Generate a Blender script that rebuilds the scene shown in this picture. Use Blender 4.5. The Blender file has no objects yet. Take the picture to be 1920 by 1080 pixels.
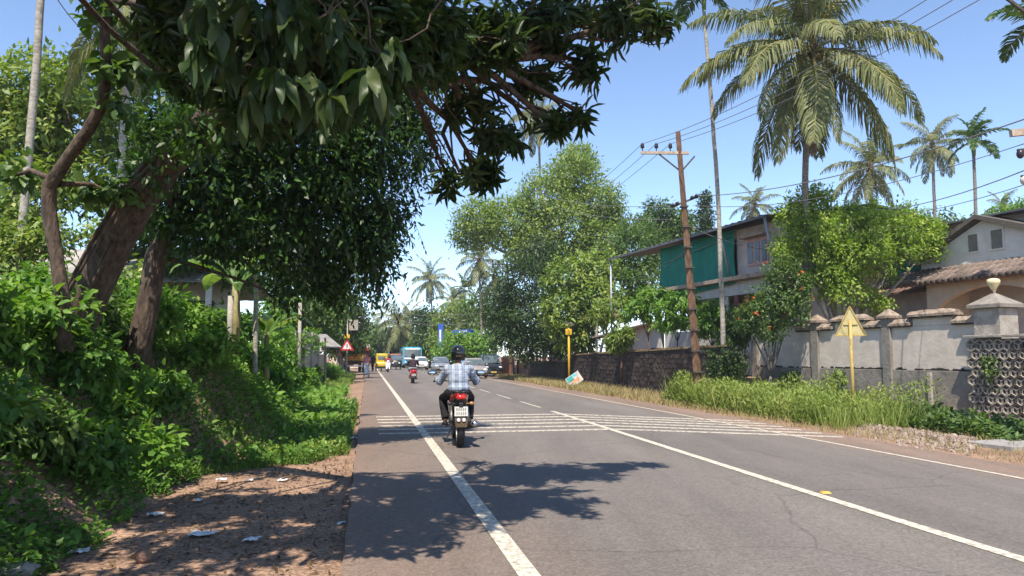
import bpy, bmesh, math, random
import numpy as np
from mathutils import Vector, Matrix, Euler, noise as mnoise

scene = bpy.context.scene
COL = scene.collection
R = math.radians
random.seed(7)
rng = np.random.default_rng(11)

# ------------------------------------------------------------------ camera
EYE = 1.45
FPX = 1400.0
PITCH = math.atan(128 / FPX)
cd = bpy.data.cameras.new('camera'); cam = bpy.data.objects.new('camera', cd); COL.objects.link(cam)
cam.location = (0, 0, EYE); cam.rotation_euler = (R(90) + PITCH, 0, 0)
cd.sensor_width = 36; cd.lens = FPX / 1920 * 36; cd.clip_start = 0.05; cd.clip_end = 3000
scene.camera = cam

# ------------------------------------------------------------------ sky, sun, exposure
SUN_EL, SUN_AZ = R(60), R(7)            # elevation; degrees to the left of straight behind the camera
to_sun = Vector((-math.sin(SUN_AZ) * math.cos(SUN_EL), -math.cos(SUN_AZ) * math.cos(SUN_EL), math.sin(SUN_EL)))
w = bpy.data.worlds.new('World'); scene.world = w; w.use_nodes = True
nt = w.node_tree; bg = nt.nodes['Background']
sky = nt.nodes.new('ShaderNodeTexSky'); sky.sky_type = 'NISHITA'; sky.sun_disc = False
sky.sun_elevation = SUN_EL; sky.sun_rotation = math.atan2(to_sun.x, to_sun.y)
sky.altitude = 20; sky.air_density = 0.7; sky.dust_density = 0.0; sky.ozone_density = 1.2
nt.links.new(sky.outputs[0], bg.inputs[0]); bg.inputs[1].default_value = 0.138
sd = bpy.data.lights.new('sun', 'SUN'); sun = bpy.data.objects.new('sun', sd); COL.objects.link(sun)
sd.energy = 4.1; sd.angle = R(0.53); sd.color = (1.0, 0.91, 0.79)
sun.rotation_euler = to_sun.to_track_quat('Z', 'Y').to_euler()
scene.view_settings.view_transform = 'Standard'; scene.view_settings.look = 'None'
scene.view_settings.gamma = 1; scene.view_settings.exposure = 1.06
scene.cycles.max_bounces = 6; scene.cycles.diffuse_bounces = 4; scene.cycles.glossy_bounces = 2
scene.cycles.transmission_bounces = 4; scene.cycles.transparent_max_bounces = 6
scene.cycles.caustics_reflective = False; scene.cycles.caustics_refractive = False
scene.cycles.sample_clamp_indirect = 4
scene.cycles.use_denoising = True

# ------------------------------------------------------------------ measuring helpers
def ray(px, py):
    x = (px - 960) / FPX; y = -(py - 540) / FPX
    return x, math.cos(PITCH) - y * math.sin(PITCH), math.sin(PITCH) + y * math.cos(PITCH)
def A(px, py, d):                          # point seen at a pixel, d metres ahead
    x, y, z = ray(px, py)
    return Vector((x * d / y, d, EYE + z * d / y))
def G(px, py, z0=0.0):                     # point seen at a pixel, at height z0
    x, y, z = ray(px, py); t = (z0 - EYE) / z
    return Vector((x * t, y * t, z0))
class Plane:                               # upright plane through p0 along dir: reads (s, z) at a pixel
    def __init__(s, p0, dx, dy):
        l = math.hypot(dx, dy); s.p = p0; s.d = (dx / l, dy / l)
    def __call__(s, px, py):
        x, y, z = ray(px, py); nx, ny = -s.d[1], s.d[0]
        t = (nx * s.p[0] + ny * s.p[1]) / (nx * x + ny * y)
        X, Y = x * t, y * t
        return (X - s.p[0]) * s.d[0] + (Y - s.p[1]) * s.d[1], EYE + z * t
    def rot(s): return math.atan2(s.d[1], s.d[0])
def bendx(d):
    e = max(0, d - 92); return -0.193 * d - (0.0045 * e * e if e < 48 else 0.0045 * 48 * 48 + 0.432 * (e - 48))
def RU(u, d, z=0.0): return Vector((bendx(d) + u, d, z))
def sm(a, b, x):
    t = min(1, max(0, (x - a) / (b - a))); return t * t * (3 - 2 * t)
def road_z(u): return -0.05 * max(0, u - 4.95)
def gz(x, y):                              # the height of the ground
    u = x - bendx(y); n = mnoise.noise(Vector((x * 0.55, y * 0.55, 3.1))); n2 = mnoise.noise(Vector((x * 2.1, y * 2.1, 7.7)))
    if u < -0.14:
        us = -2.25 + 1.35 * sm(9.0, 12.5, y) - 0.25 * n
        hb = 1.62 - 0.65 * sm(14, 26, y) - 0.6 * sm(26, 55, y)
        z = -0.055 - 0.02 * sm(0, 1, -u) + 0.012 * n2 + 0.1 * sm(0, -0.9, (u - us)) * 0
        k = sm(0, 1.75 + 1.4 * sm(11, 20, y), us - u)
        z += hb * k * (1 + 0.10 * n) + 0.05 * n2 * k + 0.012 * max(0, -u - 6) * sm(10, 60, y)
        return z
    if u < 10.42: return road_z(u) - 0.03
    z = road_z(10.4) - 0.03 + 0.02 * n2 + 0.05 * n * sm(10.6, 12, u)
    if y > 27.5: z += 0.95 * sm(wall_u(y) - 0.08, wall_u(y) + 0.1, u)
    return z
def wall_u(d): return 13.1 + (d - 27) * 0.012
def on_ground(u, d):
    p = RU(u, d); p.z = gz(p.x, p.y); return p

# ------------------------------------------------------------------ object helpers
def tag(o, label=None, cat=None, group=None, kind=None):
    if label: o['label'] = label
    if cat: o['category'] = cat
    if group: o['group'] = group
    if kind: o['kind'] = kind
    return o
def thing(name, label, cat, loc=(0, 0, 0), rz=0, group=None):
    o = bpy.data.objects.new(name, None); COL.objects.link(o); o.empty_display_size = 0.1
    o.location = loc; o.rotation_euler = (0, 0, rz)
    return tag(o, label, cat, group)
def link(name, me, parent=None, loc=None, rot=None, scale=None):
    o = bpy.data.objects.new(name, me); COL.objects.link(o)
    if parent: o.parent = parent
    if loc is not None: o.location = loc
    if rot is not None: o.rotation_euler = rot
    if scale is not None: o.scale = scale
    return o
def copy_tree(o, parent=None):
    c = o.copy(); COL.objects.link(c); c.parent = parent
    for ch in o.children: copy_tree(ch, c)
    return c

class MB:
    def __init__(s): s.v = []; s.f = []; s.m = []
    def add(s, vs, fs, mi=0):
        n = len(s.v); s.v += [tuple(x) for x in vs]; s.f += [tuple(i + n for i in f) for f in fs]; s.m += [mi] * len(fs); return s
    def box(s, c, size, rot=None, mi=0, top=(1, 1), jit=0):
        hx, hy, hz = size[0] / 2, size[1] / 2, size[2] / 2; vs = []
        for z, k in ((-hz, (1, 1)), (hz, top)):
            for x, y in ((-hx, -hy), (hx, -hy), (hx, hy), (-hx, hy)):
                p = Vector((x * k[0], y * k[1], z))
                if jit: p += Vector((random.uniform(-jit, jit), random.uniform(-jit, jit), random.uniform(-jit, jit)))
                if rot is not None: p = (rot.to_matrix() if isinstance(rot, Euler) else rot) @ p
                vs.append(p + Vector(c))
        return s.add(vs, [(3, 2, 1, 0), (4, 5, 6, 7), (0, 1, 5, 4), (1, 2, 6, 5), (2, 3, 7, 6), (3, 0, 4, 7)], mi)
    def bar(s, a, b, wx, wz, mi=0):        # a square bar from a to b
        a = Vector(a); b = Vector(b); d = b - a
        q = d.to_track_quat('Y', 'Z').to_matrix()
        return s.box((a + b) / 2, (wx, d.length, wz), q, mi)
    def tube(s, pts, rads, n=8, mi=0, caps=True, sx=1.0):
        pts = [Vector(p) for p in pts]
        if not hasattr(rads, '__len__'): rads = [rads] * len(pts)
        rings = []; up = None
        for i, p in enumerate(pts):
            t = (pts[min(i + 1, len(pts) - 1)] - pts[max(i - 1, 0)])
            t = t.normalized() if t.length > 1e-9 else Vector((0, 0, 1))
            if up is None: up = Vector((1, 0, 0)) if abs(t.x) < 0.8 else Vector((0, 1, 0))
            a = (up - t * up.dot(t)).normalized(); up = a; b = t.cross(a)
            rings.append([p + (a * math.cos(2 * math.pi * k / n) * sx + b * math.sin(2 * math.pi * k / n)) * rads[i] for k in range(n)])
        return s.loft(rings, mi, caps)
    def loft(s, rings, mi=0, caps=True):
        n = len(rings[0]); vs = [p for r in rings for p in r]; fs = []
        for i in range(len(rings) - 1):
            for k in range(n):
                k2 = (k + 1) % n; fs.append((i * n + k, i * n + k2, (i + 1) * n + k2, (i + 1) * n + k))
        if caps: fs += [tuple(range(n))[::-1], tuple(range((len(rings) - 1) * n, len(rings) * n))]
        return s.add(vs, fs, mi)
    def lathe(s, prof, c=(0, 0, 0), n=16, axis='Z', mi=0, caps=True):
        rings = []
        for r, h in prof:
            ring = []
            for k in range(n):
                a = 2 * math.pi * k / n; p = (r * math.cos(a), r * math.sin(a), h)
                if axis == 'X': p = (h, p[0], p[1])
                if axis == 'Y': p = (p[0], h, p[1])
                ring.append(Vector(p) + Vector(c))
            rings.append(ring)
        return s.loft(rings, mi, caps)
    def ell(s, c, r, rot=None, nu=14, nv=9, mi=0):
        rings = []
        for i in range(nv + 1):
            th = math.pi * (0.02 + 0.96 * i / nv); ring = []
            for k in range(nu):
                a = 2 * math.pi * k / nu
                p = Vector((r[0] * math.sin(th) * math.cos(a), r[1] * math.sin(th) * math.sin(a), -r[2] * math.cos(th)))
                if rot is not None: p = rot.to_matrix() @ p
                ring.append(p + Vector(c))
            rings.append(ring)
        return s.loft(rings, mi)
    def prism(s, outline, lo, hi, axis='Y', mi=0):   # an outline in (x, z) pushed from y = lo to y = hi
        n = len(outline)
        def P(a, b, h): return (a, h, b) if axis == 'Y' else ((h, a, b) if axis == 'X' else (a, b, h))
        vs = [P(a, b, lo) for a, b in outline] + [P(a, b, hi) for a, b in outline]
        fs = [tuple(range(n)), tuple(range(n, 2 * n))[::-1]] + [(i, n + i, n + (i + 1) % n, (i + 1) % n) for i in range(n)]
        return s.add(vs, fs, mi)
    def mesh(s, name, mats, smooth=False):
        me = bpy.data.meshes.new(name); me.from_pydata(s.v, [], s.f)
        for m in (mats if isinstance(mats, (list, tuple)) else [mats]): me.materials.append(m)
        if any(s.m): me.polygons.foreach_set('material_index', s.m)
        bm = bmesh.new(); bm.from_mesh(me); bmesh.ops.recalc_face_normals(bm, faces=bm.faces); bm.to_mesh(me); bm.free()
        if smooth: me.polygons.foreach_set('use_smooth', [True] * len(me.polygons))
        return me
    def build(s, name, mats, parent=None, smooth=False, world=False, bevel=0, **kw):
        if world and parent:
            L = parent.location; s.v = [(a - L.x, b - L.y, c - L.z) for a, b, c in s.v]
        o = link(name, s.mesh(name, mats, smooth), parent, **kw)
        if bevel:
            m = o.modifiers.new('bevel', 'BEVEL'); m.width = bevel; m.segments = 2; m.limit_method = 'ANGLE'
        return o
def blend(o, voxel, it=6, fac=0.5):        # grow one continuous skin over overlapping closed shapes
    m = o.modifiers.new('skin', 'REMESH'); m.mode = 'VOXEL'; m.voxel_size = voxel; m.use_smooth_shade = True
    m = o.modifiers.new('soft', 'SMOOTH'); m.iterations = it; m.factor = fac
    return o

# ------------------------------------------------------------------ materials
def mat(name, c1, c2=None, scale=6.0, rough=0.7, bump=0.0, metal=0.0, detail=5.0, stretch=None, lo=0.35, hi=0.65, spec=0.4, bscale=None, coat=0.0, emit=None):
    m = bpy.data.materials.new(name); m.use_nodes = True; t = m.node_tree; p = t.nodes['Principled BSDF']
    c2 = c2 or tuple(x * 0.78 for x in c1)
    tc = t.nodes.new('ShaderNodeTexCoord'); mp = t.nodes.new('ShaderNodeMapping'); t.links.new(tc.outputs['Object'], mp.inputs[0])
    if stretch: mp.inputs['Scale'].default_value = stretch
    nz = t.nodes.new('ShaderNodeTexNoise'); nz.inputs['Scale'].default_value = scale; nz.inputs['Detail'].default_value = detail
    nz.inputs['Roughness'].default_value = 0.65
    t.links.new(mp.outputs[0], nz.inputs['Vector'])
    rp = t.nodes.new('ShaderNodeValToRGB'); rp.color_ramp.elements[0].position = lo; rp.color_ramp.elements[1].position = hi
    rp.color_ramp.elements[0].color = (*c2, 1); rp.color_ramp.elements[1].color = (*c1, 1)
    t.links.new(nz.outputs['Fac'], rp.inputs[0]); t.links.new(rp.outputs[0], p.inputs['Base Color'])
    p.inputs['Roughness'].default_value = rough; p.inputs['Metallic'].default_value = metal; p.inputs['Specular IOR Level'].default_value = spec
    p.inputs['Coat Weight'].default_value = coat
    if bump:
        n2 = t.nodes.new('ShaderNodeTexNoise'); n2.inputs['Scale'].default_value = bscale or scale * 4; n2.inputs['Detail'].default_value = 4
        t.links.new(mp.outputs[0], n2.inputs['Vector'])
        b = t.nodes.new('ShaderNodeBump'); b.inputs['Strength'].default_value = bump; b.inputs['Distance'].default_value = 0.03
        t.links.new(n2.outputs['Fac'], b.inputs['Height']); t.links.new(b.outputs[0], p.inputs['Normal'])
    return m
def leafmat(name, cols, trans=0.35, rough=0.5, tint=(1.15, 1.25, 0.5), spec=0.35):
    """Leaf: every leaf takes its own tone from the ramp; light also passes through."""
    m = bpy.data.materials.new(name); m.use_nodes = True; t = m.node_tree; p = t.nodes['Principled BSDF']; out = t.nodes['Material Output']
    at = t.nodes.new('ShaderNodeAttribute'); at.attribute_name = 'rnd'
    rp = t.nodes.new('ShaderNodeValToRGB'); e = rp.color_ramp.elements
    while len(e) < len(cols): e.new(0.5)
    for i, c in enumerate(cols): e[i].position = i / (len(cols) - 1); e[i].color = (*c, 1)
    t.links.new(at.outputs['Fac'], rp.inputs[0])
    nz = t.nodes.new('ShaderNodeTexNoise'); nz.inputs['Scale'].default_value = 9; tc = t.nodes.new('ShaderNodeTexCoord')
    t.links.new(tc.outputs['Object'], nz.inputs['Vector'])
    mr = t.nodes.new('ShaderNodeMapRange'); mr.inputs[1].default_value = 0.3; mr.inputs[2].default_value = 0.7; mr.inputs[3].default_value = 0.75; mr.inputs[4].default_value = 1.2
    t.links.new(nz.outputs['Fac'], mr.inputs[0])
    mx = t.nodes.new('ShaderNodeVectorMath'); mx.operation = 'SCALE'; t.links.new(rp.outputs[0], mx.inputs[0]); t.links.new(mr.outputs[0], mx.inputs['Scale'])
    t.links.new(mx.outputs[0], p.inputs['Base Color'])
    p.inputs['Roughness'].default_value = rough; p.inputs['Specular IOR Level'].default_value = spec
    tr = t.nodes.new('ShaderNodeBsdfTranslucent')
    m2 = t.nodes.new('ShaderNodeVectorMath'); m2.operation = 'MULTIPLY'; m2.inputs[1].default_value = tint; t.links.new(mx.outputs[0], m2.inputs[0])
    t.links.new(m2.outputs[0], tr.inputs[0])
    ms = t.nodes.new('ShaderNodeMixShader'); ms.inputs[0].default_value = trans
    t.links.new(p.outputs[0], ms.inputs[1]); t.links.new(tr.outputs[0], ms.inputs[2]); t.links.new(ms.outputs[0], out.inputs[0])
    return m

M = {}
M['mango'] = leafmat('mango_leaf', [(.018, .036, .012), (.03, .06, .016), (.05, .085, .022), (.10, .12, .042)], 0.42, 0.42)
M['vine'] = leafmat('vine_leaf', [(.016, .039, .011), (.028, .067, .015), (.052, .115, .021), (.103, .184, .034)], 0.32, 0.4)
M['bright'] = leafmat('bright_leaf', [(.072, .157, .025), (.114, .243, .036), (.172, .315, .046), (.272, .372, .072)], 0.42, 0.5)
M['lime'] = leafmat('lime_leaf', [(.117, .208, .033), (.195, .305, .046), (.286, .390, .058), (.416, .468, .117)], 0.42, 0.5)
M['weed'] = leafmat('verge_weed', [(.110, .187, .033), (.187, .264, .050), (.264, .319, .077), (.396, .385, .154)], 0.4, 0.6)
M['yellowgreen'] = leafmat('yellow_green_leaf', [(.094, .157, .035), (.157, .243, .050), (.235, .314, .066), (.376, .392, .110)], 0.38, 0.5)
M['mid'] = leafmat('mid_green_leaf', [(.041, .084, .022), (.068, .128, .030), (.108, .182, .041), (.162, .223, .061)], 0.35, 0.48)
M['dark'] = leafmat('dark_leaf', [(.019, .043, .014), (.031, .067, .019), (.054, .102, .026), (.084, .132, .038)], 0.3, 0.45)
M['grassy'] = leafmat('grass_blade', [(.072, .144, .024), (.120, .216, .036), (.180, .264, .048), (.324, .300, .108)], 0.4, 0.6)
M['drygrass'] = leafmat('dry_grass', [(.16, .17, .05), (.25, .22, .09), (.34, .27, .13), (.42, .33, .18)], 0.3, 0.7)
M['herb'] = leafmat('herb_leaf', [(.044, .106, .020), (.075, .169, .027), (.119, .237, .037), (.200, .300, .056)], 0.4, 0.5)
M['coco'] = leafmat('coconut_leaf', [(.069, .092, .037), (.115, .144, .055), (.178, .201, .081), (.299, .276, .127)], 0.32, 0.55, spec=0.3)
M['coco_dry'] = leafmat('dry_coconut_leaf', [(.12, .075, .04), (.19, .13, .07), (.25, .18, .10), (.30, .23, .14)], 0.25, 0.7, (1, 1, .9))
M['areca'] = leafmat('areca_leaf', [(.02, .055, .016), (.035, .085, .02), (.06, .125, .028), (.10, .16, .04)], 0.3, 0.42)
M['petal'] = leafmat('flower_petal', [(.55, .04, .02), (.7, .10, .03), (.75, .18, .05), (.8, .28, .08)], 0.35, 0.6, (1.1, .8, .6))
M['banana'] = leafmat('banana_leaf', [(.07, .14, .03), (.12, .22, .05), (.18, .28, .07), (.25, .32, .11)], 0.45, 0.45)
M['litter'] = leafmat('fallen_leaf', [(.05, .03, .018), (.10, .06, .03), (.17, .11, .055), (.24, .17, .10)], 0.1, 0.8, (1, 1, 1))
M['bark'] = mat('bark_brown', (.15, .105, .075), (.022, .016, .012), 16, 0.95, 1.0, stretch=(1, 1, .3), bscale=26, lo=.3, hi=.72)
M['bark_red'] = mat('bark_reddish', (.20, .105, .065), (.07, .042, .03), 8, 0.9, 0.7, stretch=(1, 1, .4))
M['bark_pale'] = mat('bark_pale', (.42, .39, .33), (.20, .18, .15), 7, 0.85, 0.5, stretch=(1, 1, 2.5))
M['bark_grey'] = mat('bark_grey', (.25, .22, .19), (.11, .095, .08), 7, 0.9, 0.6, stretch=(1, 1, 2.2))
M['twig'] = mat('twig', (.11, .07, .045), (.05, .035, .025), 20, 0.9)
M['stalk'] = mat('palm_stalk', (.28, .25, .09), (.15, .13, .05), 6, 0.6)
M['nut'] = mat('coconut_husk', (.24, .17, .06), (.11, .09, .03), 8, 0.55)
M['fibre'] = mat('palm_fibre', (.13, .085, .05), (.05, .033, .02), 14, 0.95, 0.8)
# ------------------------------------------------------------------ foliage helpers
def nrm(a): return a / np.maximum(1e-9, np.linalg.norm(a, axis=-1, keepdims=True))
LEAF = {
    'q': (np.array([(0, 0, 0), (.42, .5, .04), (1, 0, -.12), (.42, -.5, .04)]), [(0, 1, 2, 3)]),
    'l': (np.array([(0, 0, 0), (.32, .5, .07), (.72, .36, .02), (1, 0, -.16), (.72, -.36, .02), (.32, -.5, .07), (.5, 0, -.02)]),
          [(0, 6, 2, 1), (6, 3, 2), (0, 5, 4, 6), (6, 4, 3)]),
    'b': (np.array([(0, .5, 0), (0, -.5, 0), (.5, .4, .02), (.5, -.4, .02), (1, 0, -.16)]), [(0, 1, 3, 2), (2, 3, 4)]),
}
def leaf_mesh(name, P, D, N, L, W, kind, material, rnd=None):
    T, F = LEAF[kind]; n = len(P); k = len(T)
    D = nrm(D); B = nrm(np.cross(D, N)); N = np.cross(B, D)
    L = np.broadcast_to(np.asarray(L, float), (n,)); W = np.broadcast_to(np.asarray(W, float), (n,))
    v = (P[:, None, :] + T[None, :, 0, None] * (L[:, None, None] * D[:, None, :]) + T[None, :, 1, None] * (W[:, None, None] * B[:, None, :])
         + T[None, :, 2, None] * (L[:, None, None] * N[:, None, :])).reshape(-1, 3)
    me = bpy.data.meshes.new(name); off = np.arange(n) * k
    sizes = [len(f) for f in F]; loops = np.concatenate([np.array(f) for f in F])
    li = (off[:, None] + loops[None, :]).ravel(); tot = np.tile(sizes, n); st = np.concatenate([[0], np.cumsum(tot)[:-1]])
    me.vertices.add(len(v)); me.vertices.foreach_set('co', v.ravel().astype(np.float32))
    me.loops.add(len(li)); me.loops.foreach_set('vertex_index', li.astype(np.int32))
    me.polygons.add(len(tot)); me.polygons.foreach_set('loop_start', st.astype(np.int32)); me.polygons.foreach_set('loop_total', tot.astype(np.int32))
    me.update(calc_edges=True)
    a = me.attributes.new('rnd', 'FLOAT', 'POINT')
    r = rng.random(n) if rnd is None else rnd
    a.data.foreach_set('value', np.repeat(np.clip(r, 0, 1), k).astype(np.float32))
    me.materials.append(material)
    return me
def unit(n):
    return nrm(rng.normal(size=(n, 3)))
def cloud(blobs, n, rc, shell=0.5, per=14):
    """Leaf points in clumps scattered through ellipsoids: blobs = [(centre, (rx, ry, rz)), ...]"""
    C = np.array([tuple(b[0]) for b in blobs]); Rr = np.array([b[1] if hasattr(b[1], '__len__') else (b[1],) * 3 for b in blobs], float)
    wgt = (Rr.prod(1)) ** (2 / 3); wgt /= wgt.sum(); nc = max(1, n // per)
    bi = rng.choice(len(blobs), nc, p=wgt); d = unit(nc); r = (shell + (1 - shell) * rng.random(nc) ** 0.7)[:, None]
    cc = C[bi] + d * r * Rr[bi]; co = nrm(d * r + rng.normal(size=(nc, 3)) * 0.15); ct = rng.random(nc)
    idx = np.repeat(np.arange(nc), per)
    P = cc[idx] + rng.normal(size=(len(idx), 3)) * rc * 0.55
    return P, co[idx], ct[idx], cc, co
def crown(name, blobs, n, rc, L, W, kind, material, parent, droop=0.25, shell=0.5, per=14, flat=0.8, out=0.5, origin=None, stuff=False):
    P, O, T, _, _ = cloud(blobs, n, rc, shell, per); m = len(P)
    D = O * out + unit(m) * 0.8 + np.array((0, 0, -droop)); N = np.array((0, 0, flat)) + unit(m) * 0.55 + O * 0.5
    L = L * (0.7 + 0.6 * rng.random(m)); W = W * (0.75 + 0.5 * rng.random(m))
    if parent is not None: P = P - np.array(parent.location)
    me = leaf_mesh(name, P, D, N, L, W, kind, material, 0.55 * T + 0.45 * rng.random(m))
    return link(name, me, parent)
def rosettes(C, O, per, L, W, kind, material, name, parent, sub=None):
    """Mango-like whorls: leaves radiate from each twig tip and droop."""
    n = len(C); idx = np.repeat(np.arange(n), per); m = len(idx)
    ax = nrm(O * 0.7 + np.array((0, 0, .35)) + rng.normal(size=(n, 3)) * 0.35)
    t = np.array((0.31, 0.62, 0.72)); e1 = nrm(np.cross(ax, t)); e2 = np.cross(ax, e1)
    ang = np.tile(np.arange(per) * 2.4, n) + np.repeat(rng.random(n) * 6, per)
    lift = rng.uniform(-0.35, 0.75, m)
    D = e1[idx] * np.cos(ang)[:, None] + e2[idx] * np.sin(ang)[:, None] + ax[idx] * lift[:, None] + np.array((0, 0, -0.55)) * rng.random(m)[:, None]
    P = C[idx] - np.array(parent.location) + unit(m) * 0.02 - ax[idx] * (rng.random(m) * 0.09)[:, None]
    N = ax[idx] + rng.normal(size=(m, 3)) * 0.3
    rnd = 0.5 * np.repeat(rng.random(n), per) + 0.5 * rng.random(m)
    return leaf_mesh(name, P, D, N, L * (0.7 + 0.55 * rng.random(m)), W * (0.8 + 0.4 * rng.random(m)), kind, material, rnd)
def limb(mb, a, b, r0, r1, n=7, sag=0.0, seg=5, wob=0.06):
    a = Vector(a); b = Vector(b); L = (b - a).length; pts = []; rr = []
    for i in range(seg + 1):
        t = i / seg; p = a.lerp(b, t); p.z += sag * L * math.sin(math.pi * t)
        if 0 < i < seg: p += Vector((random.uniform(-1, 1), random.uniform(-1, 1), random.uniform(-1, 1))) * wob * L / seg * 1.6
        pts.append(p); rr.append(r0 + (r1 - r0) * t)
    mb.tube(pts, rr, n); return pts
def tree(name, label, base, blobs, n, rc, L, W, material, trunk_r=0.2, kind='q', bark='bark_grey', group=None, lean=None, cat='tree', per=14, shell=0.5, fork=0.45, droop=.25, limbs=None, trunk=None, flowers=None):
    base = Vector(base); root = thing(name, label, cat, base, 0, group)
    mb = MB(); tops = [Vector(b[0]) for b in blobs]; mean = sum(tops, Vector()) / len(tops)
    zt = base.z + (mean.z - base.z) * fork * 1.3
    top = Vector((base.x + (mean.x - base.x) * 0.6, base.y + (mean.y - base.y) * 0.6, zt)) if lean is None else Vector(lean)
    pts = trunk or [base + Vector((0, 0, -.25)), base.lerp(top, .35) + Vector((random.uniform(-.1, .1), 0, 0)) * trunk_r * 4, base.lerp(top, .7) + Vector((random.uniform(-.1, .1), 0, 0)) * trunk_r * 4, top]
    k = len(pts); mb.tube(pts, [trunk_r * (1.35 - 0.75 * (i / (k - 1)) ** .7) for i in range(k)], 9)
    for t, b in zip(tops, blobs):
        rad = b[1][0] if hasattr(b[1], '__len__') else b[1]
        q = limb(mb, Vector(pts[-1]) + Vector((0, 0, -trunk_r)), t, trunk_r * .55, trunk_r * .18, 6, 0.04)
        for j in range(4 if limbs is None else limbs):
            e = t + Vector((random.uniform(-1, 1), random.uniform(-1, 1), random.uniform(-.6, 1))).normalized() * rad * .85
            limb(mb, q[-2 if j % 2 else -1], e, trunk_r * .17, trunk_r * .05, 5, 0.03, 4)
    mb.build('trunk', M[bark], root, smooth=True, world=True)
    crown('crown', blobs, n, rc, L, W, kind, M[material], root, droop, shell, per)
    if flowers:
        crown('blossom', blobs, flowers, .05, .09, .09, 'q', M['petal'], root, 0, .95, 4)
    return root
def blob(px, py, d, rpx, sq=(1, 1, .85)):   # a foliage lobe measured in the picture, at its own distance
    r = rpx * d / FPX
    return (A(px, py, d), (r * sq[0], r * sq[1], r * sq[2]))

# ------------------------------------------------------------------ palms
def frond_mesh(name, Lf, e0, bend, material, pairs=44, leaf=0.62, hang=0.55, wid=0.045, stiff=False, seed=0):
    g = np.random.default_rng(seed); nseg = 16; P = []; T = []; p = np.array((0., 0., 0.)); side = g.normal() * .15
    for i in range(nseg + 1):
        t = i / nseg; e = e0 - bend * t ** 1.3; yaw = side * t * t
        d = np.array((math.cos(e) * math.cos(yaw), math.cos(e) * math.sin(yaw), math.sin(e))); P.append(p.copy()); T.append(d); p = p + d * Lf / nseg
    P = np.array(P); T = np.array(T); mb = MB(); mb.tube([Vector(q) for q in P], [0.035 * Lf / 4 * (1.15 - 1.0 * i / nseg) for i in range(nseg + 1)], 5)
    k = pairs * 2; t = np.repeat(np.linspace(.16, .995, pairs), 2) + g.normal(size=k) * .004; t = np.clip(t, .1, .999)
    f = t * nseg; i0 = np.minimum(f.astype(int), nseg - 1); fr = (f - i0)[:, None]
    B = P[i0] * (1 - fr) + P[i0 + 1] * fr; D = nrm(T[i0] * (1 - fr) + T[i0 + 1] * fr)
    S = nrm(np.cross(D, np.array((0, 0, 1.)))) * np.tile((1, -1), pairs)[:, None]
    U = np.cross(S * np.tile((1, -1), pairs)[:, None], D)
    prof = leaf * np.clip(np.sin(math.pi * np.clip(t * .86 + .13, 0, 1)) ** .6, .25, 1) * (0.85 + .3 * g.random(k))
    lift = (g.random(k) * .3 + (.35 if stiff else .0))[:, None]
    d1 = nrm(S + D * (.4 + .5 * t[:, None]) + U * lift + np.array((0, 0, -hang * .35)) + g.normal(size=(k, 3)) * .1)
    d2 = nrm(d1 + np.array((0, 0, -hang * 1.7)) + g.normal(size=(k, 3)) * .1); nn = nrm(np.cross(d1, D) + g.normal(size=(k, 3)) * .3)
    b = nrm(np.cross(d1, nn)) * wid * (.8 + .4 * g.random(k))[:, None] * .5
    q1 = B + d1 * prof[:, None] * .5; q2 = q1 + d2 * prof[:, None] * .5
    v = np.stack([B - b * .6, B + b * .6, q1 + b, q1 - b, q2 + b * .25, q2 - b * .25], 1).reshape(-1, 3); n0 = len(mb.v)
    mb.v += [tuple(x) for x in v]
    for j in range(k):
        o = n0 + j * 6; mb.f += [(o, o + 1, o + 2, o + 3), (o + 3, o + 2, o + 4, o + 5)]; mb.m += [1, 1]
    me = bpy.data.meshes.new(name); me.from_pydata(mb.v, [], mb.f); me.materials.append(M['stalk']); me.materials.append(material)
    me.polygons.foreach_set('material_index', mb.m)
    a = me.attributes.new('rnd', 'FLOAT', 'POINT'); r = np.full(len(mb.v), .5); r[n0:] = np.repeat(np.clip(.25 + .5 * g.random(k) + .25 * g.random(), 0, 1), 6)
    a.data.foreach_set('value', r.astype(np.float32)); return me
FR = {}
def frond_set():
    for i, (e, b) in enumerate([(82, 55), (66, 75), (50, 85), (34, 88), (16, 80), (0, 75), (-18, 62), (-40, 44), (-62, 26)]):
        FR[('coco', i)] = [frond_mesh('frond', 4.6, R(e), R(b), M['coco'], 95, 1.05, 1.15, .052, seed=i * 3 + s) for s in range(2)]
        FR[('far', i)] = [frond_mesh('frond', 4.4, R(e), R(b), M['coco'], 44, 1.0, 1.1, .085, seed=90 + i * 3 + s) for s in range(2)]
    FR['dry'] = [frond_mesh('frond', 3.4, R(-70), R(18), M['coco_dry'], 40, .7, .9, .045, seed=70 + s) for s in range(2)]
    for i, (e, b) in enumerate([(80, 40), (58, 70), (35, 85), (8, 80), (-20, 50)]):
        FR[('areca', i)] = [frond_mesh('frond', 2.1, R(e), R(b), M['areca'], 26, .62, .45, .11, True, seed=40 + i)]
frond_set()
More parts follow.
